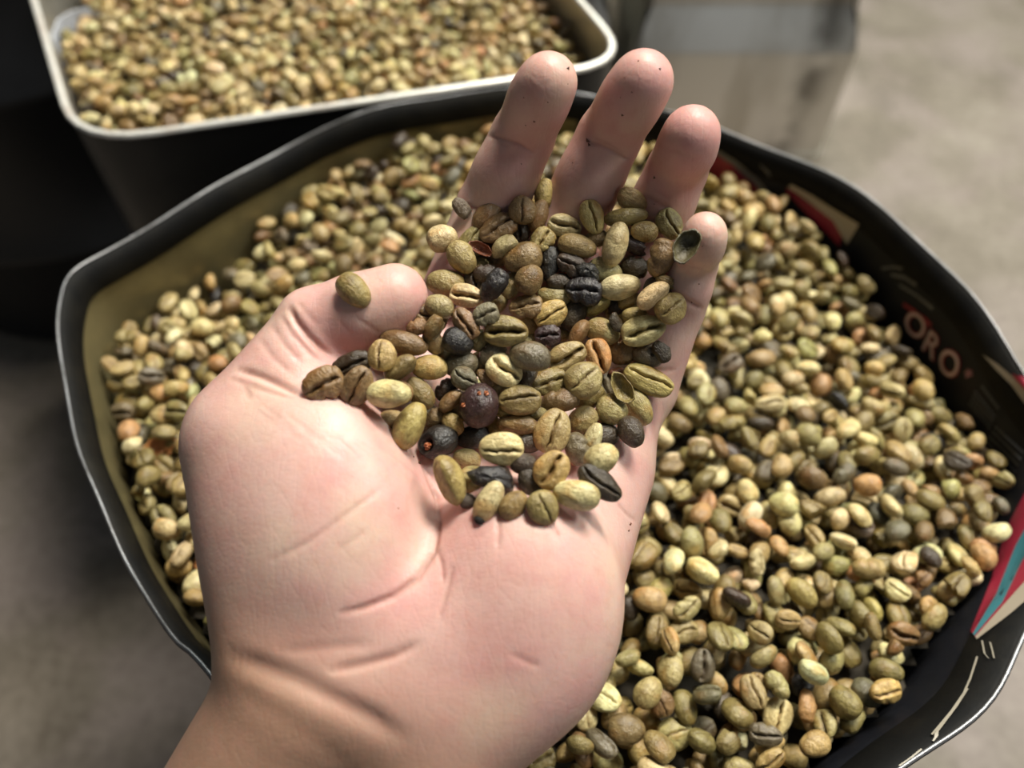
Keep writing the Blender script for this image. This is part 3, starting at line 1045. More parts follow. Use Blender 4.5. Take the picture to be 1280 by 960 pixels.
def plain_tin(x0, x1, y0, turn, label):
    w = (x1 - x0)
    root = empty('oil_tin', ((x0 + x1) / 2, y0 + w / 2, FLOOR_Z))
    sq = rounded([(-w / 2, -w / 2), (w / 2, -w / 2), (w / 2, w / 2), (-w / 2, w / 2)], 0.012, 5)
    H = 0.35
    body = [lvl(sq, 0.006), lvl(sq, 0.128), lvl(inset(sq, 0.0015), 0.134), lvl(inset(sq, 0.0165), 0.170), lvl(inset(sq, 0.018), 0.176), lvl(inset(sq, 0.018), 0.30), lvl(sq, 0.325), lvl(sq, H - 0.006)]
    o = link('body', loops_mesh('body', body, M_GALV, True, True), root)
    for z0 in (0.0, H - 0.008):
        b = [lvl(inset(sq, 0.002), z0), lvl(inset(sq, -0.0015), z0), lvl(inset(sq, -0.002), z0 + 0.004), lvl(inset(sq, -0.0015), z0 + 0.008), lvl(inset(sq, 0.002), z0 + 0.008)]
        link('seam_rim', loops_mesh('seam_rim', b, M_GALV, True, True), root)
    bmx = bmesh.new(); bmesh.ops.create_cone(bmx, cap_ends=True, segments=20, radius1=0.022, radius2=0.020, depth=0.012)
    mr = bpy.data.meshes.new('cap'); bmx.to_mesh(mr); bmx.free(); mr.materials.append(M_GALV)
    cp = link('cap', mr, root); cp.location = (w / 2 - 0.06, w / 2 - 0.06, H + 0.006)
    root.rotation_euler.z = math.radians(turn)
    tag(root, label, 'tin')
    return root


plain_tin(0.122, 0.358, 0.742, 0, 'grey metal oil tin standing on bare floor beyond the ring and little fingers')
plain_tin(-0.128, 0.108, 0.762, 0, 'grey metal oil tin mostly hidden behind the bean-filled tin and the fingertips')

# black drum beyond the square tin
drum = empty('black_drum', (-0.425, 0.655, FLOOR_Z))
tag(drum, 'black drum standing on the floor in shadow beside the square tin', 'drum')
th = np.linspace(0, 2 * math.pi, 64, endpoint=False)
prof = [(0.182, 0.0), (0.19, 0.004), (0.19, 0.10), (0.193, 0.104), (0.193, 0.112), (0.19, 0.116), (0.19, 0.24), (0.193, 0.244), (0.193, 0.252), (0.19, 0.256), (0.19, 0.348)]
link('body', loops_mesh('body', [np.column_stack([r_ * np.cos(th), r_ * np.sin(th), np.full(64, z_)]) for r_, z_ in prof], M_DRUM, True, False), drum)
link('lid', loops_mesh('lid', [np.column_stack([r_ * np.cos(th), r_ * np.sin(th), np.full(64, z_)]) for r_, z_ in [(0.19, 0.346), (0.195, 0.346), (0.195, 0.36), (0.188, 0.362), (0.184, 0.354), (0.05, 0.354)]], M_DRUM, False, True), drum)


# ------------------------------------------------------------------ beans in the tub and in the tin
def gauss2(x, y, cx, cy, r): return np.exp(-((x - cx) ** 2 + (y - cy) ** 2) / (r * r))


def inside(poly, x, y):
    res = np.zeros(np.shape(x), bool)
    n_ = len(poly)
    for i in range(n_):
        (x0, y0), (x1, y1) = poly[i], poly[(i + 1) % n_]
        c = ((y0 > y) != (y1 > y)) & (x < (x1 - x0) * (y - y0) / ((y1 - y0) or 1e-12) + x0)
        res ^= c
    return res


CELL = 0.0008
LOV = [q[0] for q in LO]


def fill(poly, level, count, seed, kinds, sizes, margin, dark_extra=0.0, view=None):
    """Drop beans one by one onto a bed: each tries some spots and turns and takes the lowest."""
    r = np.random.default_rng(seed)
    lo = poly.min(0) - 0.004; hi = poly.max(0) + 0.004
    nx, ny = (np.ceil((hi - lo) / CELL)).astype(int) + 1
    gx, gy = np.meshgrid(lo[0] + CELL * np.arange(nx), lo[1] + CELL * np.arange(ny), indexing='ij')
    ok = inside(poly, gx, gy)
    H = level(gx, gy)
    base = H.copy()
    wall = np.where(ok, H, 10.0)
    H = wall
    cand = np.argwhere(ok & ((view is None) or view(gx, gy)))
    out = []
    for b in range(count):
        best = None
        kd = kinds[r.integers(len(kinds))]
        tv = LOV[kd]
        size = r.normal(*sizes)
        size = min(max(size, sizes[0] - 2.2 * sizes[1]), sizes[0] + 2.0 * sizes[1])
        for t in range(9):
            if t % 3 == 0:
                R = rot(r.uniform(0, 360), r.normal(0, 17), (0 if r.random() < 0.55 else 180) + r.normal(0, 38))
                v = (tv @ R.T) * size
                low = v[v[:, 2] < 0]
                ci = np.round(low[:, :2] / CELL).astype(int)
            c = cand[r.integers(len(cand))]
            ii = np.clip(ci + c, 0, (nx - 1, ny - 1))
            h = H[ii[:, 0], ii[:, 1]]
            z = (h - low[:, 2]).max()
            if z > 5: continue
            rel = z - base[c[0], c[1]]
            if best is None or rel < best[0]: best = (rel, z, c, R, v)
        if best is None: continue
        _, z, c, R, v = best
        z -= 0.0004
        top = v[v[:, 2] > -0.001]
        ii = np.round(top[:, :2] / CELL).astype(int) + c
        for dx in (-1, 0, 1):
            for dy in (-1, 0, 1):
                a, b_ = np.clip(ii[:, 0] + dx, 0, nx - 1), np.clip(ii[:, 1] + dy, 0, ny - 1)
                np.maximum.at(H, (a, b_), top[:, 2] + z - 0.0003 * (dx * dx + dy * dy))
        out.append((kd, size, R, np.array([lo[0] + CELL * c[0], lo[1] + CELL * c[1], z])))
    return out


def tub_level(x, y):
    z = -0.0105 + 0.0 * x
    z = z - 0.020 * gauss2(x, y, -0.145, 0.245, 0.055) - 0.020 * gauss2(x, y, 0.180, 0.205, 0.055)
    z = z + 0.004 * gauss2(x, y, 0.115, 0.04, 0.04) + 0.004 * gauss2(x, y, 0.06, 0.10, 0.06)
    z = z + 0.0025 * np.sin(x * 60 + 1) * np.sin(y * 55)
    return z


def tin_level(x, y):
    u = (np.stack([x, y], -1) - TFL) @ np.array([0.967, 0.255])
    return -0.010 - 0.010 * np.clip(u / 0.26, 0, 1) + 0.003 * np.sin(x * 50) * np.sin(y * 45 + 1) + 0.008 * gauss2(x, y, -0.17, 0.33, 0.05) - 0.032 * gauss2(x, y, -0.285, 0.465, 0.042)


tub_poly = wall_ring(-0.004, -0.0015)[:, :2]
tin_poly = inset(tin_o, 0.0018)
ALLK = list(range(len(KINDS)))
TUB_BEANS = fill(tub_poly, tub_level, 2700, 11, ALLK, (0.0090, 0.0008), 0.003)
TIN_KINDS = [i for i, k_ in enumerate(KINDS) if k_ in ('plain', 'broken', 'wrinkled', 'long')] + BY_KIND['broken'] * 3
TIN_BEANS = fill(tin_poly, tin_level, 2300, 12, TIN_KINDS, (0.0086, 0.0014), 0.003, view=lambda x, y: y < 0.485)
TUB_MIX = ['pale'] * 14 + ['cream'] * 6 + ['green'] * 22 + ['olive'] * 20 + ['tan'] * 14 + ['yellow'] * 4 + ['brown'] * 8 + ['orange'] * 4 + ['grey'] * 7 + ['dark'] * 4 + ['black'] * 1
TIN_MIX = ['pale'] * 22 + ['cream'] * 10 + ['green'] * 10 + ['olive'] * 8 + ['tan'] * 26 + ['yellow'] * 3 + ['brown'] * 8 + ['orange'] * 4 + ['grey'] * 5 + ['dark'] * 4


def joined(name, beans, tints, mat, extra=None):
    V, FL, SZ, CO, CR = [], [], [], [], []
    off = 0
    for (kd, size, R, p), c in zip(beans, tints):
        v, _, faces, cr = LO[kd]
        V.append((v @ R.T) * size + p)
        FL.append(np.concatenate([np.array(q) for q in faces]) + off)
        SZ.append(np.array([len(q) for q in faces]))
        CO.append(np.tile(np.r_[c, 1.0], (len(v), 1))); CR.append(cr)
        off += len(v)
    V = np.concatenate(V); FL = np.concatenate(FL); SZ = np.concatenate(SZ)
    me = bpy.data.meshes.new(name)
    me.vertices.add(len(V)); me.vertices.foreach_set('co', V.ravel())
    me.loops.add(len(FL)); me.loops.foreach_set('vertex_index', FL.astype(np.int32))
    me.polygons.add(len(SZ)); me.polygons.foreach_set('loop_start', np.r_[0, np.cumsum(SZ)[:-1]].astype(np.int32))
    me.update(calc_edges=True)
    me.polygons.foreach_set('use_smooth', np.ones(len(SZ), bool))
    a = me.attributes.new('tint', 'FLOAT_COLOR', 'POINT'); a.data.foreach_set('color', np.concatenate(CO).ravel())
    a = me.attributes.new('crease', 'FLOAT', 'POINT'); a.data.foreach_set('value', np.concatenate(CR))
    me.materials.append(mat)
    return link(name, me)


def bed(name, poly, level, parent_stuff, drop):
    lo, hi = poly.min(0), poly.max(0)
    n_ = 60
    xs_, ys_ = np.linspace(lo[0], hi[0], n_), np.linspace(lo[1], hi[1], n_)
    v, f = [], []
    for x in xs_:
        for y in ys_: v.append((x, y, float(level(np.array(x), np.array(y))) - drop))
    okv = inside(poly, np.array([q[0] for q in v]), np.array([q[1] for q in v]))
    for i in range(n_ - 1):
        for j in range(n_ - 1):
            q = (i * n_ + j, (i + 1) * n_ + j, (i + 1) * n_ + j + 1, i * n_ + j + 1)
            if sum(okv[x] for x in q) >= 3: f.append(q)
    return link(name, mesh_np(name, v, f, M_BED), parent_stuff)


tr = np.random.default_rng(21)
tub_names = [TUB_MIX[tr.integers(len(TUB_MIX))] for _ in TUB_BEANS]
tub_tints = [tint(n_, tr) for n_ in tub_names]
tin_tints = [tint(TIN_MIX[tr.integers(len(TIN_MIX))], tr) for _ in TIN_BEANS]

# which of the tub's beans show largest from where the photograph was taken
Q = 3
ZB = np.full((1280 // Q + 2, 960 // Q + 2), 9.0); ID = np.full(ZB.shape, -1)


def splat(pts, ident, grow=1):
    q = pts - CAM
    d = q @ FWD
    x = ((640 + FPX * (q @ RIGHT) / d) / Q).astype(int); y = ((480 - FPX * (q @ UP) / d) / Q).astype(int)
    for dx in range(-grow, grow + 1):
        for dy in range(-grow, grow + 1):
            a, b_ = x + dx, y + dy
            m = (a >= 0) & (a < ZB.shape[0]) & (b_ >= 0) & (b_ < ZB.shape[1])
            for i in np.nonzero(m)[0] if np.ndim(ident) == 0 else []:
                if d[i] < ZB[a[i], b_[i]]: ZB[a[i], b_[i]] = d[i]; ID[a[i], b_[i]] = ident


hx, hy, hd = xs / Q, ys / Q, ds
mk = (hx >= 0) & (hx < ZB.shape[0] - 1) & (hy >= 0) & (hy < ZB.shape[1] - 1)
np.minimum.at(ZB, (hx[mk].astype(int), hy[mk].astype(int)), hd[mk])
np.minimum.at(ZB, (np.clip(hx[mk].astype(int) + 1, 0, ZB.shape[0] - 1), hy[mk].astype(int)), hd[mk])
for i, (kd, size, R, p) in enumerate(TUB_BEANS):
    x, y, d_ = to_px(p)
    if -20 < x < 1300 and -20 < y < 980: splat((LOV[kd] @ R.T) * size + p, i)
seen = np.bincount(ID[ID >= 0].ravel(), minlength=len(TUB_BEANS))
N_SINGLE = 165
single = sorted(np.argsort(-seen)[:N_SINGLE].tolist(), key=lambda i: to_px(TUB_BEANS[i][3])[1])
sset = set(single)
keep = [i for i in range(len(TUB_BEANS)) if i not in sset]
mass = joined('heap_of_beans', [TUB_BEANS[i] for i in keep], [tub_tints[i] for i in keep], M_MASS)
tag(mass, 'dense heap of green, tan and brown coffee beans filling the round tub', 'coffee beans', kind='stuff')
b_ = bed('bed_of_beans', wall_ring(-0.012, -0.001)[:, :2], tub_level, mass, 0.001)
tin_mass = joined('heap_of_beans', TIN_BEANS, tin_tints, M_MASS)
tag(tin_mass, 'blurred heap of pale and broken coffee beans filling the square tin', 'coffee beans', kind='stuff')
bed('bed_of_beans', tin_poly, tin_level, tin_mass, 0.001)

WORD = {'pale': 'pale yellow-green', 'cream': 'cream', 'green': 'grey-green', 'olive': 'olive', 'tan': 'tan', 'yellow': 'yellow', 'brown': 'brown', 'orange': 'orange-tan',
        'grey': 'grey-brown', 'dark': 'very dark brown', 'black': 'black'}
SHAPE = {'plain': '', 'long': 'slender ', 'round': 'round ', 'kidney': 'bent ', 'broken': 'broken ', 'wrinkled': 'wrinkled ', 'gape': 'gaping '}
ORD = ['', 'second ', 'third ', 'fourth ', 'fifth ', 'sixth ', 'seventh ', 'eighth ', 'ninth ', 'tenth ', 'eleventh ', 'twelfth ', 'thirteenth ', 'fourteenth ', 'fifteenth ', 'sixteenth ', 'seventeenth ', 'eighteenth ', 'nineteenth ', 'twentieth ']
rows = {}
for i in single:
    kd, size, R, p = TUB_BEANS[i]
    x, y, _ = to_px(p)
    face = (FWD @ (R @ np.array([0, 0, 1.0])))
    pose = 'crease up' if face < -0.55 else ('rounded back up' if face > 0.55 else 'on its edge')
    where = 'left of the hand' if x < 400 else ('right of the wrist' if y > 760 else 'right of the palm')
    rows.setdefault((SHAPE[KINDS[kd]] + WORD[tub_names[i]], pose, where), []).append((i, x, y))
label_of = {}
for (look, pose, where), v in rows.items():
    anchor = {'left of the hand': (235, 640), 'right of the wrist': (690, 920), 'right of the palm': (800, 650)}[where]
    v.sort(key=lambda q: (q[1] - anchor[0]) ** 2 + (q[2] - anchor[1]) ** 2)
    for k_, (i, x, y) in enumerate(v):
        base_l = f'{look} bean {pose}, {where}'
        label_of[i] = base_l if len(v) == 1 else f'{base_l}, {ORD[k_]}nearest to it'
for i in single:
    kd, size, R, p = TUB_BEANS[i]
    o = link('coffee_bean', HI[kd])
    M = Matrix(R.tolist()).to_4x4() @ Matrix.Scale(size, 4)
    M.translation = p
    o.matrix_world = M
    o.color = (*tub_tints[i], 1)
    tag(o, label_of[i], 'coffee bean', 'loose beans lying on top in the round tub')


# ------------------------------------------------------------------ the heap of beans in the palm
# part of the photograph (A, B, C, D), place and size there, turn, face, shape, colour, layer, label
HEAP = """
A 410 575 190 136 -42 D plain olive 1|single olive bean resting alone on the thumb
A 852 312 146 132 20 D round pale 1|round cream-coloured bean at the edge of the index finger's root
A 948 408 166 132 -52 D plain tan 1|smooth tan bean beside the round cream one at the index finger's root
A 1125 262 190 128 32 F wrinkled brown 1|brown wrinkled bean, dark crease up, high on the index finger side
A 1180 350 125 84 35 S broken pale 1|small pale broken bean above the big olive one
A 1252 410 186 152 12 D plain olive 2|big smooth olive bean in the upper left of the heap
A 865 535 182 134 -10 D plain green 1|large green bean touching the tip of the thumb
A 975 600 166 112 -14 F gape pale 1|pale bean with a ragged open crease right of the thumb tip
A 1108 552 172 108 52 D wrinkled black 2|black shrivelled bean standing up right of the thumb tip
A 1192 552 130 92 72 D plain tan 0|tan bean peeping out behind the black shrivelled one
A 1062 488 112 88 0 D wrinkled dark 0|dark brown bean sunk between thumb tip and index root
A 838 655 142 112 -18 D plain green 0|glassy green bean pressed under the thumb tip
A 966 735 168 112 -58 F wrinkled brown 1|ribbed brown bean slanting below the thumb tip
A 1066 692 126 112 20 F wrinkled grey 1|small grey-brown bean with a dark split crease near the thumb
A 1132 642 104 76 45 D plain olive 0|small olive bean above the split-creased grey one
A 1170 778 212 150 -4 F gape olive 2|big olive bean with a wide open level crease mid-heap
A 930 828 152 132 -20 D round black 2|round matt black bean near the thumb
A 806 832 132 94 -58 D plain tan 1|small tan oval bean left of the matt black one
A 655 832 235 112 -12 D long brown 1|long dark brown lumpy bean lying under the thumb
A 722 758 104 82 20 D wrinkled brown 1|small crumpled brown bean against the thumb's underside
A 826 746 116 100 60 S broken brown 1|blocky brown broken bean against the thumb's underside
A 550 896 150 142 78 F round yellow 2|yellow bean end-on with a star crack, below the thumb
A 1040 820 112 82 62 D plain olive 0|olive bean half hidden right of the matt black one
A 872 893 92 72 0 D plain olive 0|small olive bean below the matt black one
C 390 62 195 112 20 F wrinkled dark 0|dark crumpled bean between thumb root and yellow bean
C 945 62 168 122 6 D plain grey 1|grey-olive bean right of the mottled tan one
A 1100 888 142 104 40 D wrinkled grey 1|striated grey-olive bean mid-heap under the open-creased olive one
D 125 92 182 150 -40 F gape cream 2|cream bean with a deep jagged crack mid-heap
C 250 160 202 166 24 F wrinkled brown 1|large wrinkled brown bean at the far left end of the heap
C 425 166 196 150 58 F plain brown 1|brown bean second from the far left end of the heap
C 790 80 172 124 0 D plain yellow 2|mottled yellow-tan oval bean, left half of the heap
C 642 86 170 108 36 S kidney olive 0|curved olive bean tucked behind the big pale one
C 585 210 212 136 4 D plain pale 1|big smooth pale yellow bean at the heap's left edge
C 740 206 174 114 -52 D plain olive 2|dark olive bean leaning on the big pale yellow one
C 600 334 122 88 -10 D plain olive 0|small olive bean under the big pale yellow one
C 690 366 235 140 66 D plain yellow 2|glossy yellow-brown bean standing at the heap's lower left edge
C 868 194 114 96 42 D wrinkled dark 1|small dark bean above the purple cherry
C 895 250 134 84 46 S kidney brown 1|small bent brown bean left of the purple cherry
C 962 132 132 112 -36 F plain grey 2|small grey-green bean, crease up, above the purple cherry
C 1000 425 164 112 4 D plain black 1|black bean below the purple dried cherry
C 1145 485 212 162 -4 F plain pale 2|pale flat bean with a forked crack, right of the black one
C 976 536 134 96 -10 D plain green 0|green bean beneath the forked-crack one
C 882 645 245 128 -70 S plain yellow 2|yellow-olive bean on edge showing its crease, lowest left of the heap
C 1080 752 215 118 62 D long pale 2|pale wormy bean with a dark hollow end at the heap's bottom
C 1205 766 156 118 44 D plain olive 2|shiny olive bean right of the hollow-ended one
C 980 746 84 72 0 D round dark 0|tiny dark bean left of the hollow-ended one
C 985 612 104 72 20 D broken yellow 0|small yellow broken bean behind the dark husk
C 902 362 124 92 -48 D plain yellow 1|small yellow bean left below the purple cherry
C 806 332 112 84 30 D wrinkled brown 0|small brown bean between the yellow-brown and the purple cherry
B 322 92 152 92 82 D plain yellow 0|tan bean wedged between the index and middle fingers
B 212 170 132 132 78 F round brown 2|round brown bean with a puckered crease at the index finger
B 292 202 162 92 70 D plain brown 1|brown bean standing beside the puckered round one
B 425 250 162 112 -16 F gape pale 1|pale bean with an open crease at the middle finger's root
B 563 206 168 114 -76 F plain yellow 1|upright yellow-olive bean at the middle finger's root
B 725 206 205 86 8 D long olive 1|long olive bean lying across the ring finger's root
B 762 122 152 104 -20 D plain tan 0|tan bean between the middle and ring fingers
B 950 240 154 122 -66 F plain green 1|green-grey bean, faint crease up, on the ring finger's root
B 820 276 134 102 -6 D plain tan 1|rounded tan bean below the long olive one
B 905 416 184 124 72 D wrinkled brown 2|rough brown bean beside the little finger
B 792 350 142 84 -16 D broken purple 0|reddish brown bean between the yellow long one and the rough brown one
B 766 456 134 106 -20 D wrinkled dark 1|dark grey-brown knobbly bean left of the rough brown one
B 675 345 212 116 76 D long pale 2|long pale bean with an orange end, standing upright
B 488 352 186 112 -12 D plain tan 2|pale tan bean lying level beside the upright long one
B 350 442 172 90 84 D wrinkled black 1|narrow black bean standing near the heap's top
B 455 442 152 108 -30 F wrinkled dark 1|dark brown creased bean right of the narrow black one
B 626 476 164 122 -20 D plain pale 0|pale green-yellow bean behind the cream one
B 700 556 200 126 12 D plain cream 2|palest cream bean, smooth, in the upper right of the heap
B 514 572 174 142 -10 F wrinkled black 2|black shrivelled bean, cracked face up, left of the palest cream one
B 246 516 146 132 60 D round brown 2|round brown bean left of centre near the top
B 370 600 164 102 -10 D plain green 0|green bean left of the shrivelled black one
B 590 656 134 102 30 S plain yellow 1|small yellow bean below the palest cream one
B 686 652 92 82 0 D round black 0|small black bean under the palest cream one
B 470 696 164 114 60 D plain dark 1|dark brown bean standing mid-heap
B 356 690 166 132 28 F plain yellow 1|yellow-olive bean, banded, left of the dark standing one
B 226 652 162 120 10 F wrinkled brown 1|brown bean with a dark twisted crease above the open-creased olive
B 246 732 124 88 -60 D plain olive 0|olive bean below the dark twisted-crease one
B 336 796 124 112 0 F wrinkled purple 1|purplish dark cracked bean mid-heap
B 496 796 154 132 60 S plain brown 2|brown bean on edge, mid-heap right of the purplish one
B 612 780 172 124 -20 D plain green 1|striped green-grey bean right of the brown one on edge
B 865 606 172 112 40 S kidney pale 1|kidney-shaped pale bean near the little finger
B 956 660 154 148 30 F round tan 2|round wrinkled tan bean against the little finger
B 775 696 124 76 0 D plain yellow 0|yellow-olive bean behind the sharp-creased pale one
B 820 772 214 142 16 F gape pale 2|pale bean with a sharp dark crease near the little finger
B 836 896 154 106 -14 D plain grey 1|grey bean with a round insect hole near the little finger
B 945 532 96 56 -20 D broken olive 0|small olive fragment above the round wrinkled tan one
B 437 902 194 142 26 F gape tan 2|tan bean with an orange-edged crease mid-heap
B 592 902 174 122 -74 F gape orange 2|orange-tan bean, deep upright crease, mid-heap
B 252 904 194 142 -10 D plain grey 2|large grey-olive rounded bean mid-heap
B 242 832 124 84 -24 D plain pale 0|pale bean peeping above the large grey-olive one
B 702 882 136 124 0 D wrinkled brown 0|brown bean in a hollow right of the orange-tan one
B 408 792 84 72 0 D plain olive 0|small olive bean right of the purplish cracked one
B 580 312 112 82 10 D plain olive 0|small olive bean under the level pale tan one
B 398 532 124 84 0 D plain dark 0|dark bean under the creased dark brown one
B 310 318 122 112 50 F wrinkled tan 1|small tan bean with a star crack near the index finger
B 742 622 114 72 30 D kidney tan 0|bent tan bean under the palest cream one
D 340 150 186 132 14 F wrinkled olive 1|olive-brown bean, chaff in its crease, right of the cracked cream one
D 520 140 184 176 30 F round green 2|biggest round grey-green bean, faint crease up, right of centre
D 200 240 204 146 0 F plain olive 2|olive-tan bean, level mouth-like crease, right of the purple cherry
D 395 245 188 112 10 D wrinkled brown 1|mottled reddish brown bean right of the mouth-creased one
D 190 366 190 106 -3 D plain brown 1|brown flat-lying bean below the mouth-creased one
D 362 394 218 172 66 F plain green 2|big pale grey-green bean with a cracked slanting crease
D 514 340 152 124 30 D plain green 1|green bean right of the big cracked grey-green one
D 548 232 162 104 36 D plain olive 0|olive bean under the biggest round grey-green one
D 485 480 158 122 -74 D wrinkled grey 1|grey-brown veined bean, lower right of the heap
D 566 430 154 86 74 D plain cream 0|pale bean partly behind the grey-brown veined one
D 358 586 192 164 50 F gape yellow 2|tan bean with a black gaping crease, lower heap
D 610 532 154 132 40 D plain pale 1|pale green-yellow bean above the very dark roasted-looking one
D 600 656 245 132 -40 F plain dark 2|very dark brown bean with a curved crease, lower right edge
D 480 712 224 146 -10 D plain pale 2|large smooth pale green bean at the heap's lower edge
D 315 780 168 152 -74 F round olive 2|round olive bean with a notched crease, lowest of the heap
D 660 290 154 146 -20 D round green 1|round green bean with a split skin, right edge of the heap
D 790 272 194 122 -60 D plain green 0|smooth pale green bean behind the split-skinned one
D 755 400 154 122 -60 D plain dark 1|dark grey-brown bean lying alone at the heap's right edge
D 845 140 250 132 -26 F plain yellow 2|large yellow-tan bean against the little finger's root
D 215 560 124 102 0 D plain dark 0|dark bean in the gap left of the gaping tan one
D 240 455 134 102 0 D plain dark 0|dark bean in the gap under the big cracked grey-green one
D 290 310 92 66 0 D plain olive 0|small olive bean between the mouth-creased and the cracked one
"""
ORIG = {'A': (340, 220), 'B': (600, 220), 'C': (340, 440), 'D': (600, 440)}
DQ = 2.0
GX0, GY0, GX1, GY1 = 340, 200, 930, 700
gw_, gh_ = int((GX1 - GX0) / DQ) + 1, int((GY1 - GY0) / DQ) + 1
DM = np.full((gw_, gh_), 0.216)
for i in range(gw_):
    for j in range(gh_):
        h, _n = hit(HAND_BVH, GX0 + i * DQ, GY0 + j * DQ)
        if h is not None: DM[i, j] = (np.array(h) - CAM) @ FWD
hr = np.random.default_rng(5)


def settle(v_rot, px, py, guess, slack=0.0006, pct=14):
    """How deep a shape (camera-aligned offsets in m) can go at a pixel before it meets the hand or the heap."""
    c = cc(px, py, guess * 1000)
    p = c + v_rot
    x = 640 + FPX * p[:, 0] / p[:, 2]; y = 480 - FPX * p[:, 1] / p[:, 2]
    i = np.clip(np.round((x - GX0) / DQ).astype(int), 0, gw_ - 1); j = np.clip(np.round((y - GY0) / DQ).astype(int), 0, gh_ - 1)
    gap = DM[i, j] - p[:, 2]
    m = v_rot[:, 2] > 0
    return guess + np.percentile(gap[m], pct) + slack


def cover(p):
    x = 640 + FPX * p[:, 0] / p[:, 2]; y = 480 - FPX * p[:, 1] / p[:, 2]
    i = np.round((x - GX0) / DQ).astype(int); j = np.round((y - GY0) / DQ).astype(int)
    for dx in (-1, 0, 1):
        for dy in (-1, 0, 1):
            a, b = np.clip(i + dx, 0, gw_ - 1), np.clip(j + dy, 0, gh_ - 1)
            np.minimum.at(DM, (a, b), p[:, 2])


CAMM = np.stack([RIGHT, UP, -FWD], 1)     # camera axes as columns: right, up, towards the camera


def lay(raw, name, meshes, px, py, L, W, ang, pose, colour, spread=0.08, slack=0.0006, scale_z=1.0, pct=22):
    """Put a shape of length 1 on the heap; returns the object."""
    ext = np.ptp(raw, axis=0)
    d0 = 0.190
    for _ in range(2):
        s = L * d0 / FPX / ext[0]
        wr = (W / L) / (ext[1] / ext[0])
        S3 = np.array([s, s * wr, s * (0.45 + 0.55 * wr) * scale_z])
        roll = {'F': 0, 'D': 180, 'S': 78}[pose] + hr.normal(0, 7)
        if pose == 'S': S3[1:] = s
        Rl = rot(ang, hr.normal(0, 6), roll)
        v = (raw * S3) @ Rl.T
        vc_ = v * np.array([1, 1, -1.0])
        d0 = settle(vc_, px, py, d0, slack, pct)
    c = cc(px, py, d0 * 1000)
    cover(c + vc_)
    world = from_cc(c[None])[0]
    M = Matrix((CAMM @ Rl @ np.diag(S3)).tolist()).to_4x4(); M.translation = world
    o = link(name, meshes)
    o.matrix_world = M
    if colour is not None: o.color = (*tint(colour, hr, spread), 1)
    return o


# other shapes found among the beans
def shell_mesh(name, seed, mat_, deep=0.42, openness=0.5, wrinkle=0.05):
    """A thin curved husk: an open bowl of length 1 with thickness."""
    r = np.random.default_rng(seed); nu, nv = 22, 8
    v, f = [], []
    for lay_ in (0, 1):
        for i in range(nv):
            for j in range(nu):
                th_ = 2 * math.pi * j / nu; q = (i + 0.4) / nv * (math.pi * openness)
                w = 1 + wrinkle * math.sin(3 * th_ + seed) + wrinkle * 0.8 * math.sin(7 * th_ + 2 * seed)
                k = 1.0 if lay_ == 0 else 0.90
                v.append((0.5 * math.sin(q) * math.cos(th_) * w * k, 0.30 * math.sin(q) * math.sin(th_) * w * k, -deep * math.cos(q) * k * (1 + 0.3 * math.sin(4 * th_ + seed) * wrinkle * 4)))
    o = nv * nu
    for i in range(nv - 1):
        for j in range(nu):
            k = (j + 1) % nu
            f.append((i * nu + j, i * nu + k, (i + 1) * nu + k, (i + 1) * nu + j))
            f.append((o + i * nu + j, o + (i + 1) * nu + j, o + (i + 1) * nu + k, o + i * nu + k))
    for j in range(nu):
        k = (j + 1) % nu
        f.append(((nv - 1) * nu + j, (nv - 1) * nu + k, o + (nv - 1) * nu + k, o + (nv - 1) * nu + j))
    f.append(tuple(range(nu))); f.append(tuple(o + j for j in range(nu)))
    me = mesh_np(name, v, f, mat_)
    fix_normals(me)
    return me, np.array(v)


def chip_mesh(name, seed, mat_, thick=0.10):
    """A jagged thin flake of length 1."""
    r = np.random.default_rng(seed); n_ = 13
    ths = np.sort(np.linspace(0, 2 * math.pi, n_, endpoint=False) + r.uniform(-.12, .12, n_))
    rad = r.uniform(0.72, 1.0, n_)
    ring = np.stack([0.5 * rad * np.cos(ths), 0.33 * rad * np.sin(ths)], 1)
    v = []
    for z, s in ((-thick, 0.86), (-thick * 0.4, 1.0), (thick * 0.5, 0.97), (thick, 0.6)):
        for p in ring: v.append((p[0] * s, p[1] * s, z + 0.12 * p[0] ** 2 * 4 * thick * 3 + r.normal(0, thick * 0.12)))
    f = []
    for i in range(3):
        for j in range(n_):
            k = (j + 1) % n_
            f.append((i * n_ + j, i * n_ + k, (i + 1) * n_ + k, (i + 1) * n_ + j))
    f.append(tuple(range(n_))); f.append(tuple(3 * n_ + j for j in range(n_)))
    me = mesh_np(name, v, f, mat_); fix_normals(me)
    return me, np.array(v)


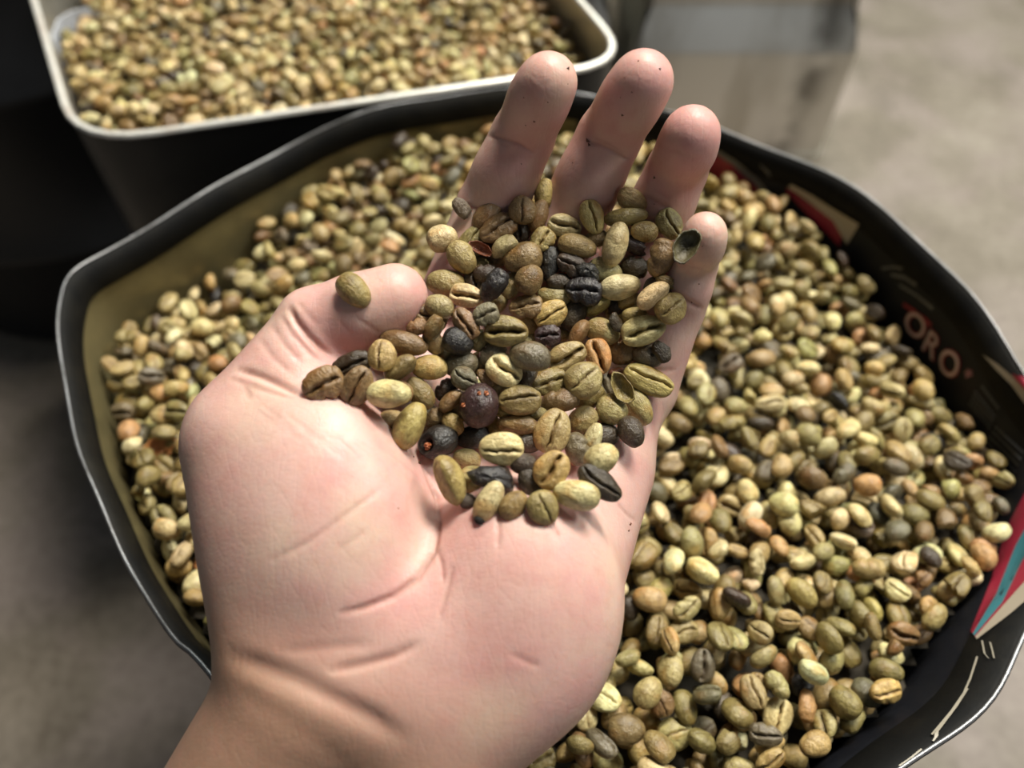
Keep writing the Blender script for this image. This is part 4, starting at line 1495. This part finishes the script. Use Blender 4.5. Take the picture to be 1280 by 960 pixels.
def cherry_mesh(name, seed, hole):
    r = np.random.default_rng(seed); nu, nv = 30, 20
    v, f = [], []
    for i in range(nv):
        q = math.pi * (i + 0.5) / nv
        for j in range(nu):
            t_ = 2 * math.pi * j / nu
            w = 1 + 0.02 * math.sin(9 * t_) * math.sin(q) + 0.02 * math.sin(5 * q + 3 * t_) + 0.012 * math.sin(17 * t_ + 4 * q)
            p = np.array([0.5 * math.cos(q) * w, 0.45 * math.sin(q) * math.cos(t_) * w, 0.45 * math.sin(q) * math.sin(t_) * w])
            if hole:
                g = max(0, 1 - np.linalg.norm(p - np.array([-0.30, 0.02, 0.34])) / 0.24)
                p *= 1 - 0.75 * min(1, g * 2.2)
            v.append(p)
    v += [(0.5, 0, 0), (-0.5, 0, 0)]
    for i in range(nv - 1):
        for j in range(nu):
            k = (j + 1) % nu
            f.append((i * nu + j, i * nu + k, (i + 1) * nu + k, (i + 1) * nu + j))
    for j in range(nu):
        k = (j + 1) % nu
        f.append((nv * nu, k, j)); f.append((nv * nu + 1, (nv - 1) * nu + j, (nv - 1) * nu + k))
    me = mesh_np(name, v, f, M_BEAN); fix_normals(me)
    return me, np.array(v, float)


M_PULP = flat('dried_pulp', (0.42, 0.13, 0.045), 0.5)
M_HOLE = flat('dark_hollow', (0.012, 0.009, 0.007), 0.8)

items = []
for ln in HEAP.strip().splitlines():
    a, label = ln.split('|'); q = a.split()
    ox, oy = ORIG[q[0]]
    items.append((int(q[9]), ox + float(q[1]) / 4, oy + float(q[2]) / 4, float(q[3]) / 4, float(q[4]) / 4, float(q[5]), q[6], q[7], q[8], label))
# the odd pieces join the same pile in their own layer
ODD = [
    (0, 'husk', 600.5, 310, 32, 15, -28, 'russet', 'curled red-brown husk sliver on the index finger side'),
    (2, 'chip', 577.5, 259.5, 28, 19, -62, 'grey', 'small flat dark grey flake on the side of the index finger'),
    (1, 'husk', 858, 307, 45, 29, 60, 'moss', 'hollow dark olive bean shell leaning on the little fingertip'),
    (2, 'cherry', 599, 507, 54, 46, 82, 'purple', 'round purple-black dried coffee cherry with orange scars'),
    (1, 'cherry_open', 548, 552.5, 50, 38, 24, 'black', 'burst black dried cherry with an orange-rimmed hole at the heap edge'),
    (2, 'husk_dome', 615, 598, 60, 32, -14, 'black', 'black curled husk lying on the lower heap'),
    (1, 'husk_dome', 735, 340, 34, 22, -28, 'black', 'black flaky husk left of the palest cream bean'),
    (1, 'chip', 770, 403, 27, 15, -62, 'dark', 'dark brown flake standing mid-heap'),
    (1, 'chip', 828, 440, 28, 21, -58, 'dark', 'ragged dark brown flake beside the bean with the insect hole'),
    (1, 'husk', 778, 485, 42, 24, -62, 'olive', 'curled olive husk right of the biggest round bean'),
    (1, 'chip', 607, 473, 28, 16, -52, 'brown', 'crumpled brown flake above the purple cherry'),
    (0, 'chip', 773, 465, 24, 12, 10, 'russet', 'reddish brown crumb right of the orange-tan bean'),
]
for q in ODD: items.append((q[0], q[2], q[3], q[4], q[5], q[6], 'F', q[1], q[7], q[8]))
items = [(q[0], q[1], q[2], q[3] * 1.07, q[4] * 1.07, *q[5:]) for q in items]
# the lower layer of the heap, seen only through the gaps
OUTLINE = np.array([(545, 300), (610, 268), (690, 282), (760, 262), (840, 300), (838, 380), (800, 440), (800, 500), (768, 560), (742, 600), (690, 625), (620, 625), (570, 590), (530, 540), (480, 498), (395, 482),
                    (440, 445), (520, 410), (548, 370)], float)
fr = np.random.default_rng(31)
lower = []
for gy_ in range(275, 640, 30):
    for gx_ in range(385, 850, 34):
        x, y = gx_ + fr.uniform(-8, 8) + (17 if (gy_ // 30) % 2 else 0), gy_ + fr.uniform(-7, 7)
        if inside(OUTLINE, np.array(x), np.array(y)):
            col_ = ['olive', 'brown', 'dark', 'green', 'grey', 'tan'][fr.integers(6)]
            q = min((w for w in items if w[7] in BY_KIND), key=lambda w: (w[1] - x) ** 2 + (w[2] - y) ** 2)
            lower.append((-1, x, y, fr.uniform(42, 50), fr.uniform(30, 36), fr.uniform(0, 180), 'D' if fr.random() < .6 else 'F', 'plain', col_,
                          f"{col_} bean buried beneath the {' '.join(q[9].split(',')[0].split()[:11])}"))
items += lower
items.sort(key=lambda q: q[0])
kc = {}
HB = []
for layer, px, py, L, W, ang, pose, kd, colour, label in items:
    if kd in BY_KIND:
        kc[kd] = kc.get(kd, 0) + 1
        idx = BY_KIND[kd][kc[kd] % len(BY_KIND[kd])]
        o = lay(RAW[idx], 'coffee_bean', HI[idx], px, py, L, W, ang, pose, colour, slack=0.0022 if layer < 0 else 0.0007)
        tag(o, label, 'coffee bean', 'beans heaped in the open hand')
        HB.append((o, idx, layer))
        if 'insect hole' in label or 'hollow end' in label:
            end = 'hollow' in label
            bmx = bmesh.new(); bmesh.ops.create_uvsphere(bmx, u_segments=14, v_segments=8, radius=0.13 if end else 0.07)
            mh = bpy.data.meshes.new('worm_hole'); bmx.to_mesh(mh); bmx.free(); mh.materials.append(M_HOLE)
            hobj = link('worm_hole', mh, o)
            # on the bean's surface, on the side that faces up out of the hand
            hobj.location = (-0.40, 0.0, -0.10) if end else (0.10, -0.04, -0.275)
            if end: hobj.scale = (0.9, 1.15, 1.1)
    elif kd == 'chip':
        me, raw = chip_mesh('husk_flake', int(px), M_BEAN)
        o = lay(raw, 'husk_flake', me, px, py, L, W, ang, 'F', colour, slack=0.0, pct=6)
        tag(o, label, 'husk')
    elif kd.startswith('husk'):
        me, raw = shell_mesh('bean_husk', int(px), M_BEAN, 0.30 if kd == 'husk' else 0.26, 0.52, 0.05 if kd == 'husk' else 0.09)
        o = lay(raw, 'bean_husk', me, px, py, L, W, ang, 'F' if kd == 'husk' else 'D', colour, slack=0.0, pct=2 if kd == 'husk' else 10)
        tag(o, label, 'husk')
    else:
        me, raw = cherry_mesh('dried_cherry', 3 if kd == 'cherry' else 4, kd != 'cherry')
        o = lay(raw, 'dried_cherry', me, px, py, L, W, ang, 'F', colour)
        tag(o, label, 'coffee cherry')
        spots = [((-0.05, 0.37, 0.26), 0.055), ((0.27, -0.10, 0.37), 0.06), ((0.25, 0.06, 0.38), 0.05)] if kd == 'cherry' else [((-0.24, -0.04, 0.24), 0.10)]
        for loc, rr in spots:
            bmx = bmesh.new(); bmesh.ops.create_uvsphere(bmx, u_segments=12, v_segments=8, radius=rr)
            for v_ in bmx.verts: v_.co *= 1 + 0.25 * math.sin(v_.co.x * 90 + v_.co.y * 70)
            mp_ = bpy.data.meshes.new('dried_pulp'); bmx.to_mesh(mp_); bmx.free(); mp_.materials.append(M_PULP)
            po = link('dried_pulp', mp_, o); po.location = loc; po['label'] = 'orange scar of dried pulp'

# leave out the buried beans that no gap shows
bpy.context.view_layer.update()
zb = np.full((300, 260), 9.0); ib = np.full(zb.shape, -1)
for n_i, (o, idx, layer) in enumerate(HB):
    M = np.array(o.matrix_world)
    f4 = np.array([(q_ if len(q_) == 4 else (*q_, q_[2])) for q_ in [tuple(p_.vertices) for p_ in HI[idx].polygons]])
    w = RAW[idx] @ M[:3, :3].T + M[:3, 3]
    mid = w[f4].mean(1)
    w = np.concatenate([w, mid])
    q = w - CAM; d_ = q @ FWD
    x = ((640 + FPX * (q @ RIGHT) / d_ - 340) / 2).astype(int); y = ((480 - FPX * (q @ UP) / d_ - 200) / 2).astype(int)
    for dx in (0, 1):
        for dy in (0, 1):
            a, b = np.clip(x + dx, 0, 299), np.clip(y + dy, 0, 259)
            for t in range(len(a)):
                if d_[t] < zb[a[t], b[t]]: zb[a[t], b[t]] = d_[t]; ib[a[t], b[t]] = n_i
vis = np.bincount(ib[ib >= 0].ravel(), minlength=len(HB))
said = set()
for n_i in np.argsort(-vis):
    o, idx, layer = HB[n_i]
    if layer < 0:
        if vis[n_i] < 22 or o['label'] in said: bpy.data.objects.remove(o)
        else: said.add(o['label'])

# specks of chaff clinging to the fingers
sv, sf = [], []
for (px, py, rr) in [(710, 85, 1.1), (668, 152, .8), (735, 176, 1.6), (737, 181, 1.1), (825, 86, .7), (778, 144, .8), (790, 115, .6), (776, 122, .5), (818, 222, 1.0), (655, 122, .6), (685, 128, .5),
                         (798, 76, .5), (716, 203, .6), (652, 205, .5), (657, 157, .5), (788, 655, 1.0), (786, 663, .8), (865, 378, .6), (874, 355, .5), (878, 308, .5), (524, 578, 1.3), (517, 571, .8), (710, 105, .4), (818, 255, .5), (498, 635, .5), (781, 97, .5)]:
    h, n_ = hit(HAND_BVH, px, py)
    if h is None: continue
    n_ = n_ if n_.dot(Vector(CAM) - h) > 0 else -n_
    o0 = len(sv); rr *= 0.00042
    for q in [Vector((hr.uniform(.5, 1), 0, 0)), Vector((-hr.uniform(.5, 1), hr.uniform(.3, .9), 0)), Vector((-.4, -hr.uniform(.5, 1), 0)), Vector((.2, .1, hr.uniform(.5, .9)))]:
        qq = n_.to_track_quat('Z', 'Y') @ q
        sv.append(h + qq * rr * 1.3)
    sf += [(o0, o0 + 1, o0 + 3), (o0 + 1, o0 + 2, o0 + 3), (o0 + 2, o0, o0 + 3), (o0, o0 + 2, o0 + 1)]
M_CHAFF = flat('chaff_speck', (0.13, 0.055, 0.03), 0.7)
sp = link('chaff_specks', mesh_np('chaff_specks', sv, sf, M_CHAFF, False))
tag(sp, 'tiny brown specks of chaff clinging to the fingers and palm', 'chaff', kind='stuff')


# a burst orange husk on the beans left of the palm, and a pale plastic edge in the corner of the tin
me, raw = shell_mesh('bean_husk', 77, M_BEAN, 0.22, 0.5, 0.10)
hk = link('bean_husk', me)
hk.location = on_level(198, 561, 0.001); hk.rotation_euler = (0.35, -0.25, 0.6); hk.scale = (0.0125, 0.0150, 0.0105)
hk.color = (*lin((214, 146, 88)), 1)
tag(hk, 'curled orange husk lying on the tub beans just left of the palm', 'husk')
cv = np.array([on_level(x, y, 0.002)[:2] for x, y in [(66, 66), (68, 46), (76, 30), (92, 18), (112, 9)]])
tt = np.linspace(0, 4, 17); cv = np.stack([np.interp(tt, range(5), cv[:, 0]), np.interp(tt, range(5), cv[:, 1])], 1)
pv, pf = [], []
for i, p in enumerate(cv):
    t_ = cv[min(i + 1, 16)] - cv[max(i - 1, 0)]; n2_ = np.array([t_[1], -t_[0]]) / np.linalg.norm(t_) * 0.0006
    top_ = 0.004 * math.sin(math.pi * (i + 1) / 18) + 0.001
    for q, z in ((p + n2_, -0.022), (p + n2_, top_), (p - n2_, top_), (p - n2_, -0.022)): pv.append((*q, z))
for i in range(16):
    for j in range(4):
        k_ = (j + 1) % 4
        pf.append((4 * i + j, 4 * i + k_, 4 * i + 4 + k_, 4 * i + 4 + j))
pf += [(0, 1, 2, 3), (67, 66, 65, 64)]
pm = mesh_np('plastic_sheet', pv, pf, flat('pale_plastic', (0.50, 0.52, 0.57), 0.4), False); fix_normals(pm)
tag(link('plastic_sheet', pm), 'pale bluish curved plastic edge poking out of the beans in the tin corner', 'plastic sheet')
